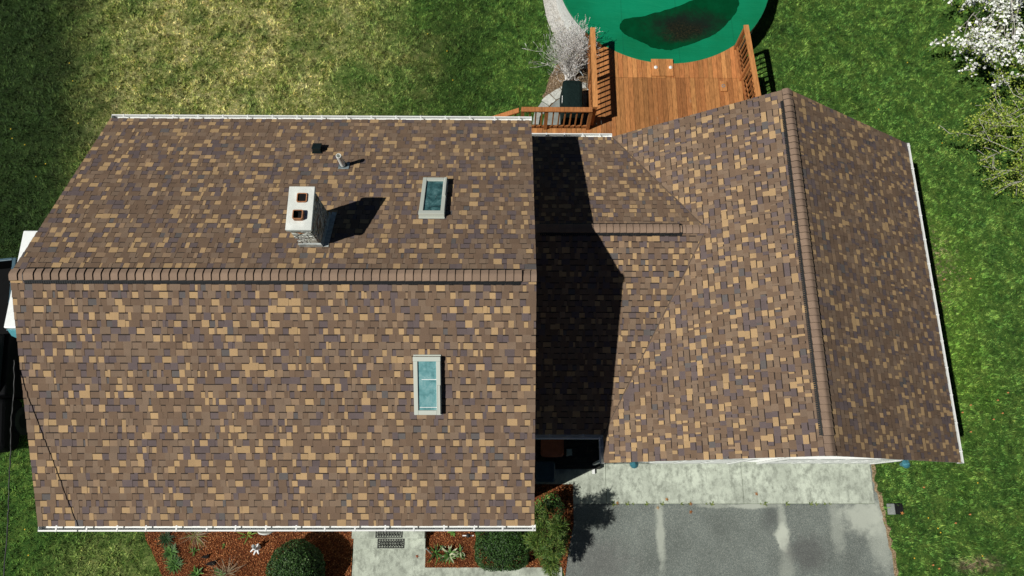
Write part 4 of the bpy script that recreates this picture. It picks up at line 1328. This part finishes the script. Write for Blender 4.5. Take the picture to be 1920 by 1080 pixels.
for p in Q:     # a blossom: four notched petals as two crossed, slightly cupped quads + clusters
    for k in range(r_.randint(1,5)):
        C.append(p+r_.normal(0,.055,3)+np.array([0,0,.03])); 
C=np.array(C); N_=np.tile([-.25,-.1,1.],(len(C),1))
V1,F1,c1=leaf_cloud(C,N_,.042,.80,[(.80,.82,.80),(.86,.87,.86),(.74,.77,.72)],9,.9)
V2,F2,c2=leaf_cloud(C+np.array([0,0,.004]),N_,.040,.60,[(.82,.84,.82),(.70,.74,.66)],10,1.2)
fast_obj('blossom',np.vstack([V1,V2]),np.vstack([F1,F2+len(V1)]),M_PETAL,t1,np.vstack([c1,c2]))
Q=np.repeat(P,3,axis=0); Q=Q+r_.normal(0,.07,Q.shape)-np.array([0,0,.04])
GY=[(.17,.26,.025),(.25,.34,.035),(.10,.17,.018),(.34,.40,.08)]
V,F,cc=leaf_cloud(Q,np.tile([0,0,1.],(len(Q),1)),.030,.55,GY,12,1.6)
fast_obj('young_leaves',V,F,M_LEAF,t1,cc)
t2,tips=tree('budding_tree',(16.0,9.5,0),'pale-branched tree with sparse yellow-green young leaves at the right edge below the white blossom',(15.2,9.2),3.4,2.2,1.7,2.6,12,15)
P=np.array([t_[0] for t_ in tips if t_[2]<=2])
P=P[(P[:,1]>8.15)|(r_.rand(len(P))<.10)]
P=P[r_.rand(len(P))<.58]
Q=np.repeat(P,11,axis=0); Q=Q+r_.normal(0,.085,Q.shape)
V,F,cc=leaf_cloud(Q,np.tile([0,0,1.],(len(Q),1)),.031,.55,GY,13,1.3)
fast_obj('young_leaves',V,F,M_LEAF,t2,cc)

# feathery shrub and broad-leaved shrubs at the front corner of the house
def needle_shrub(base, label, lobes, seed, cols, name='feathery_shrub'):
    b_=thing(name,(base[0],base[1],.024),label,'shrub'); r_=np.random.RandomState(seed); segs=[]; V=[];F=[];cc=[]
    k=0; m=MB()
    for (x,y,z,rad,n) in lobes:
        m.tube([(base[0],base[1],0.02),((base[0]+x)/2+.03,(base[1]+y)/2-.02,z*.55),(x,y,z)],[.028,.02,.008],6,cap=False)
        d=r_.normal(0,1,(n,3)); d/=np.linalg.norm(d,axis=1,keepdims=True); d[:,2]=d[:,2]*.8+.2
        S_=np.array([x,y,z])+d*rad*r_.uniform(.15,.9,(n,1))**.7
        for s_,dd in zip(S_[::6],d[::6]): m.tube([(x,y,z-.05),tuple(s_)],[.008,.003],4,cap=False)
        for _ in range(7):
            dv=d+r_.normal(0,.55,(n,3)); dv/=np.linalg.norm(dv,axis=1,keepdims=True)
            L=r_.uniform(.06,.13,(n,1)); sd_=np.cross(dv,r_.normal(0,1,(n,3))); sd_/=np.linalg.norm(sd_,axis=1,keepdims=True)
            st_=S_+r_.normal(0,.02,(n,3))
            V.append(np.stack([st_-sd_*.007,st_+sd_*.007,st_+dv*L],1).reshape(-1,3))
            c=np.array(cols)[r_.choice(len(cols),n)]*r_.uniform(.7,1.3,(n,1)); cc.append(np.repeat(c,3,axis=0))
    V=np.vstack(V); F=np.arange(len(V)).reshape(-1,3)
    fast_obj('needles',V,F,M_LEAF,b_,np.vstack(cc)); m.build('branches',M_STEM,b_)
NC=[(.06,.13,.02),(.12,.20,.03),(.04,.09,.016),(.20,.26,.06),(.08,.15,.03)]
needle_shrub((0.95,-0.72),'tall feathery yellow-green shrub between the square-clipped bush and the driveway',
 [(0.66,-0.28,1.2,.30,200),(0.80,-0.62,1.75,.30,230),(1.06,-.75,1.55,.26,170),(1.02,-.95,1.9,.26,190),(.86,-.98,1.2,.30,170),(.92,-1.28,1.35,.22,150),(1.0,-1.45,.95,.20,150),(0.62,-.78,1.0,.28,170),(1.22,-.70,1.05,.2,110),(1.08,-.50,2.0,.22,150),(.62,-.80,1.65,.17,320)],41,NC)
def broadleaf(base,label,lobes,seed,cols,leaf=.032,name='broadleaf_shrub'):
    b_=thing(name,(base[0],base[1],.024),label,'shrub'); r_=np.random.RandomState(seed); V=[];F=[];cc=[];k=0; m=MB()
    for (x,y,z,rad,n) in lobes:
        m.tube([(base[0],base[1],0.02),(x,y,z)],[.02,.008],6,cap=False)
        d=r_.normal(0,1,(n,3)); d/=np.linalg.norm(d,axis=1,keepdims=True)
        P=np.array([x,y,z])+d*rad*(r_.uniform(.2,1,(n,1))**.5); P[:,2]=P[:,2].clip(.05)
        v,f,c=leaf_cloud(P,d*.6+np.array([0,0,.6]),leaf,.45,cols,seed+k,1.1); F.append(f+sum(len(q) for q in V)); V.append(v); cc.append(c); k+=1
    fast_obj('leaves',np.vstack(V),np.vstack(F),M_LEAF,b_,np.vstack(cc)); m.build('stems',M_STEM,b_)
BL=[(.05,.13,.02),(.09,.20,.03),(.03,.08,.015),(.16,.28,.07)]
broadleaf((1.0,0.02),'broad-leaved green shrub at the house corner just below the dark blue bin',[(1.0,.05,.75,.28,420),(.82,-.1,.6,.25,320),(1.15,-.12,.6,.22,260)],51,BL)
broadleaf((1.02,-1.0),'broad-leaved green shrub low in front of the feathery shrub beside the driveway',[(1.03,-.98,1.15,.22,330),(1.12,-1.12,.95,.2,260),(.92,-1.12,.8,.2,200)],57,BL)

# low plants in the mulch beds
def blades(name, base, label, cat, n, L, w_, spread, cols, seed, arch=.5, part='leaves', group=None):
    b_=thing(name,(base[0],base[1],.024),label,cat,group); r_=np.random.RandomState(seed); V=[];F=[];cc=[]
    for i in range(n):
        a=r_.uniform(0,2*math.pi); l=L*r_.uniform(.6,1.2); sp=spread*r_.uniform(.3,1.1)
        d=np.array([math.cos(a)*sp,math.sin(a)*sp,1.0]); d/=np.linalg.norm(d); side=np.array([-math.sin(a),math.cos(a),0])
        p=np.array([base[0]+r_.normal(0,.10*L+.005),base[1]+r_.normal(0,.10*L+.005),.03]); b=len(V)
        c=np.array(cols[r_.randint(len(cols))])*r_.uniform(.75,1.25)
        for k in range(5):
            t_=k/4; ww=w_*(.35+1.3*t_)*(1-t_)**.6*1.3 if k<4 else .001
            q=p+d*l*t_+np.array([math.cos(a),math.sin(a),-.6])*arch*l*t_*t_*.6
            q[2]=max(q[2],.03)
            V.append(q-side*ww); V.append(q+side*ww); cc += [c,c]
        for k in range(4): F.append((b+2*k,b+2*k+1,b+2*k+3,b+2*k+2))
    fast_obj(part,np.array(V),np.array(F),M_LEAF,b_,np.array(cc)); return b_
G1=[(.06,.15,.025),(.10,.21,.04),(.035,.09,.02)]; G2=[(.02,.05,.015),(.03,.07,.02)]; DRY=[(.26,.20,.11),(.34,.27,.17),(.14,.08,.04)]; YG=[(.20,.28,.05),(.12,.22,.04)]
blades('garden_plant',(-8.42,-.82),'dark bushy perennial in the left mulch bed closest to the lawn edge below the gutter','plant',120,.19,.009,1.5,G2,61)
blades('garden_plant',(-8.26,-1.14),'bright green leafy perennial in the left mulch bed below the dark bushy perennial','plant',150,.17,.010,1.8,G1,62)
blades('garden_plant',(-8.12,-1.42),'trailing green perennial in the mulch near the lawn edge, lowest of the leafy clumps there','plant',150,.19,.009,2.0,G1,63)
blades('ornamental_grass',(-7.72,-.74),'straggly half-dry ornamental grass clump under the front gutter in the left bed','plant',60,.30,.004,2.6,YG+DRY,64,.8)
blades('ornamental_grass',(-6.86,-1.62),'dry straw-coloured grass clump at the bottom of the left bed beside the round bush','plant',60,.32,.004,2.0,DRY,65,.5)
blades('strap_leaf_plant',(-6.42,-.74),'yellow-green strap-leaved plant alone in the mulch left of the stone dish','plant',13,.24,.014,1.3,YG,66)
blades('garden_plant',(-7.68,-1.10),'small scattered green seedling in the mulch below the dry grass','plant',14,.12,.012,1.2,G1,67)
blades('garden_plant',(-6.98,-.98),'tiny green sprout alone in open mulch left of the figurine','plant',8,.07,.014,1.2,G1,68)
blades('garden_plant',(-7.58,-1.62),'green leafy clump at the bottom picture edge below the black ornaments','plant',34,.18,.018,1.4,G1,69)
blades('garden_plant',(-7.02,-1.66),'fresh green rosette at the bottom edge left of the straw-coloured grass','plant',24,.14,.02,1.4,G1,70)
blades('garden_plant',(-1.40,-.66),'light green broad-leaved plant under the gutter right of the entrance steps','plant',16,.13,.032,1.3,[(.12,.26,.04),(.18,.33,.06)],71)
blades('garden_plant',(-1.46,-1.20),'large variegated leafy plant in the middle of the right mulch bed','plant',40,.22,.022,1.3,G1+[(.40,.42,.26)],72)
blades('garden_plant',(-1.19,-1.16),'leafy plant with pale tips nearest the square-clipped bush','plant',26,.18,.02,1.3,G1+[(.40,.42,.26)],73)
blades('garden_plant',(-1.78,-1.16),'dark upright plant in the right mulch bed nearest the entrance walkway','plant',20,.26,.014,.9,G2+G1,74)
blades('garden_plant',(-1.62,-1.02),'small pale-leaved plant between the dark upright plant and the variegated plant','plant',9,.10,.02,1.0,[(.30,.38,.24),(.1,.2,.05)],75)

# weeds along the joint between apron and driveway
wd=None
for i,x in enumerate((2.62,2.95,3.1,3.42,3.86,4.35,4.55,4.95,5.1,6.35,6.45,6.98,7.6,7.72,7.95,8.1)):
    x += rnd.uniform(-.03,.03)
    if wd is None: wd=blades('weed_tuft',(x,-.008),'small green weed tuft in the joint between concrete apron and asphalt','weed',16,.06,.007,1.8,[(.10,.17,.03),(.2,.24,.05)],80,group='weeds along the apron joint')
    else: dup(wd,(x,-.008,.02),None,rnd.uniform(0,6),rnd.uniform(.4,.95))

# fallen leaves on the paving
def leaf(loc, label, col, s=1.0):
    m=MB(); pts=[]
    for k in range(10):
        a=2*math.pi*k/10; r0=(.055 if k%2==0 else .024)*s*rnd.uniform(.8,1.2); pts.append((loc[0]+r0*math.cos(a),loc[1]+r0*math.sin(a)))
    c=Vector((loc[0],loc[1],loc[2]+.018))
    for k in range(10):
        a,b=pts[k],pts[(k+1)%10]; m.quad([(a[0],a[1],loc[2]+rnd.uniform(.004,.022)),(b[0],b[1],loc[2]+.006),c])
    o=m.build('fallen_leaf',simple('dead_leaf',col,.8,.3)); tag(o,label,'leaf','fallen leaves on the paving')
for loc,lab,col in (((4.555,-.204,.012),'curled rust-brown leaf on the asphalt just below the apron joint',(.30,.11,.03)),((3.972,.10,.02),'orange-brown leaf lying on the left slab of the concrete apron',(.36,.18,.06)),
   ((6.247,.23,.02),'small brown leaf on the right slab of the concrete apron',(.28,.13,.05)),((3.73,-.10,.012),'pale tan leaf on the asphalt below the left slab',(.45,.32,.18)),((4.56,-.01,.02),'rust-red leaf caught in the apron joint',(.33,.12,.05)),
   ((2.72,.01,.02),'brown leaf at the left end of the apron joint',(.32,.17,.07)),((9.86,-.24,.05),'orange leaf resting on the drain grate',(.5,.22,.06)),((-2.25,-1.24,.036),'reddish leaf on the front walkway near its right edge',(.30,.10,.05))):
    leaf(loc,lab,col)

# ------------------------------------------------------------------ mulch chips and lawn grass
def chips(poly, dens, seed, cols):
    r_=np.random.RandomState(seed); A=np.array(poly); lo=A.min(0); hi=A.max(0)
    lo[1]=max(lo[1],-2.2)
    n=int((hi[0]-lo[0])*(hi[1]-lo[1])*dens)
    P=r_.uniform(0,1,(n,2))*(hi-lo)+lo; P=P[inpoly(P,poly)]; n=len(P)
    C=np.column_stack([P,r_.uniform(.03,.055,n)])
    V,F,c=leaf_cloud(C,np.tile([0,0,1.],(n,1)),.022,.30,cols,seed,.9)
    k=np.array([1+.55*mnoise.noise(Vector((p[0]*1.6,p[1]*1.6,seed))) for p in P]); return V,F,c*np.repeat(k,4)[:,None]
MC=[(.26,.085,.028),(.36,.13,.045),(.15,.045,.016),(.07,.022,.010),(.48,.22,.09),(.20,.06,.02)]
Vs=[];Fs=[];Cs=[]
for k,(nm,p) in enumerate(mulch_polys.items()):
    V,F,c=chips(p,2600,90+k,MC); Fs.append(F+sum(len(v) for v in Vs)); Vs.append(V); Cs.append(c)
o=fast_obj('mulch_chips',np.vstack(Vs),np.vstack(Fs),M_CHIP,None,np.vstack(Cs)); o['kind']='stuff'
V,F,c=chips([(1.1,11.8),(1.35,12.6),(1.9,13.1),(2.3,12.6),(2.3,11.5),(1.5,11.6),(.95,11.6)],900,95,[(.40,.30,.20),(.25,.17,.10),(.50,.42,.33),(.12,.08,.05)])
o=fast_obj('leaf_litter',V,F,M_CHIP,None,c); o['kind']='stuff'

N0=400000
P=rs.uniform(0,1,(N0,2))*np.array([36,21])+np.array([-18.0,-3.2])
ym=P[:,1]; halfL=12.6+(ym+1.7)*0.21; ok=(P[:,0]>-halfL-.8)&(P[:,0]<halfL+.9)&(ym<16.5)
def rect(x0,x1,y0,y1): return (P[:,0]>x0)&(P[:,0]<x1)&(P[:,1]>y0)&(P[:,1]<y1)
ok&=~rect(-8.42,.33,0,7.66)&~rect(2.3,9.66,1.0,8.4)&~rect(.3,2.35,1.0,8.6)&~rect(2.3,6.7,8.4,12.3)&~rect(-3.84,1.4,-4,.05)
ok&=~inpoly(P,drv)&~(inpoly(P,edge_in+edge_out[::-1])&(rs.uniform(0,1,len(P))<.75))&~rect(.3,9.24,-.01,1.1)
for p in mulch_polys.values(): ok&=~inpoly(P,p)
ok&=(np.hypot(P[:,0]-PX,P[:,1]-PY)>3.6)&(np.hypot(P[:,0]-PC[0],P[:,1]-PC[1])>PR+.01)
ok&=~inpoly(P,[(0.95,11.6),(1.05,11.75),(1.15,12.2),(1.35,12.6),(1.9,13.2),(2.9,12.9),(2.4,11.4),(2.4,10.6),(1.6,10.5)])
ok&=~rect(9.5,9.9,-.28,0)
P=P[ok]; n=len(P)
Vb=[];Cb=[]
tone=np.exp(rs.normal(0,.38,n))
def vnoise(P, cell, seed):
    """smooth value noise on a lattice, 0..1"""
    g=np.random.RandomState(seed).rand(256,256); q=P/cell; i0=np.floor(q).astype(int); f=q-i0; f=f*f*(3-2*f)
    a=g[i0[:,0]%256,i0[:,1]%256]; b=g[(i0[:,0]+1)%256,i0[:,1]%256]; c=g[i0[:,0]%256,(i0[:,1]+1)%256]; d=g[(i0[:,0]+1)%256,(i0[:,1]+1)%256]
    return (a*(1-f[:,0])+b*f[:,0])*(1-f[:,1])+(c*(1-f[:,0])+d*f[:,0])*f[:,1]
tone*=np.exp((vnoise(P,.055,7)-.5)*1.7+(vnoise(P,.11,8)-.5)*1.1)
tone=np.clip(tone,.25,2.0)
tall=.35*vnoise(P,.45,1)+.40*vnoise(P,.16,2)+.25*vnoise(P,.07,3)
tall=np.clip((tall-.5)*2.6+.5,0,1); ang=vnoise(P,.22,4)*4*math.pi
for b in range(3):
    a=ang+rs.normal(0,1.0,n); l=(.030+.095*tall)*rs.uniform(.7,1.25,n); lean=rs.uniform(.35,1.7,n); w_=rs.uniform(.005,.011,n)
    hx=np.cos(a);hy=np.sin(a); zc=1/np.sqrt(1+lean**2); hc=lean*zc
    B=np.column_stack([P[:,0]+rs.normal(0,.014,n),P[:,1]+rs.normal(0,.014,n),np.zeros(n)])
    S_=np.column_stack([-hy*w_,hx*w_,np.zeros(n)])
    T=B+np.column_stack([hx*hc*l,hy*hc*l,zc*l])
    Vb.append(np.stack([B-S_,B+S_,T],1).reshape(-1,3))
    k=tone*rs.uniform(.8,1.2,n); yel=rs.uniform(0,1,n)
    c=np.column_stack([k*(1+.6*(yel>.8)),k*(1+.3*(yel>.8)),k*(1+.3*(yel>.8))]); Cb.append(np.repeat(c,3,axis=0))
V=np.vstack(Vb); F=np.arange(len(V)).reshape(-1,3)
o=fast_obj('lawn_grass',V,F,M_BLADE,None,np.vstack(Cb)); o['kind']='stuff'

# dandelions and leaves scattered over the lawn
dd=None; M_DAN=mat_plain('dandelion_yellow',(.75,.50,.04),.7); M_DL=mat_plain('dead_leaf_orange',(.55,.25,.09),.8)
spots=[(-13.1,12.6),(-12.9,12.0),(-14.4,10.4),(-14.3,10.1),(-13.9,9.9),(-13.2,9.3),(-12.2,8.3),(-13.4,8.9),(-12.5,10.6),(-11.6,11.8),(-11.9,9.6),(-9.9,10.9),(-8.2,13.4),(-2.5,13.7),(-1.7,12.1),(-1.9,13.1),(-2.9,10.3),(-.9,10.8),(8.9,9.9),(10.9,11.2),(12.6,10.1),(13.3,9.9),(12.0,12.8),(10.4,8.5),(-11.9,-.6),(-11.7,-1.2),(-11.5,.7),(10.7,-.6),(10.75,-.7),(10.5,-.35),(11.9,.5),(10.0,-1.3),(11.7,-1.25)]
for x,y in spots:
    if dd is None:
        m=MB(); m.lathe((x,y,.06),[(.0,-.014),(.014,-.006),(.017,.004),(.010,.010),(0,.011)],8); dd=m.build('dandelion',M_DAN)
        tag(dd,'tiny yellow dandelion head in the lawn','flower','dandelions in the lawn'); bx0=(x,y)
    else:
        c=dd.copy(); COL.objects.link(c); c.location=(x-bx0[0],y-bx0[1],0)
ll=None
for i in range(34):
    x=rnd.uniform(9.9,13.2); y=rnd.uniform(-1.6,7.5)
    if ll is None:
        m=MB(); m.quad([(x-.035,y,.055),(x,y-.02,.075),(x+.035,y+.005,.06),(x+.005,y+.024,.07)]); ll=m.build('lawn_leaf',M_DL)
        tag(ll,'small orange-brown leaf lying on the right-hand lawn','leaf','leaves scattered on the right-hand lawn'); l0=(x,y)
    else:
        c=ll.copy(); COL.objects.link(c); c.location=(x-l0[0],y-l0[1],0)
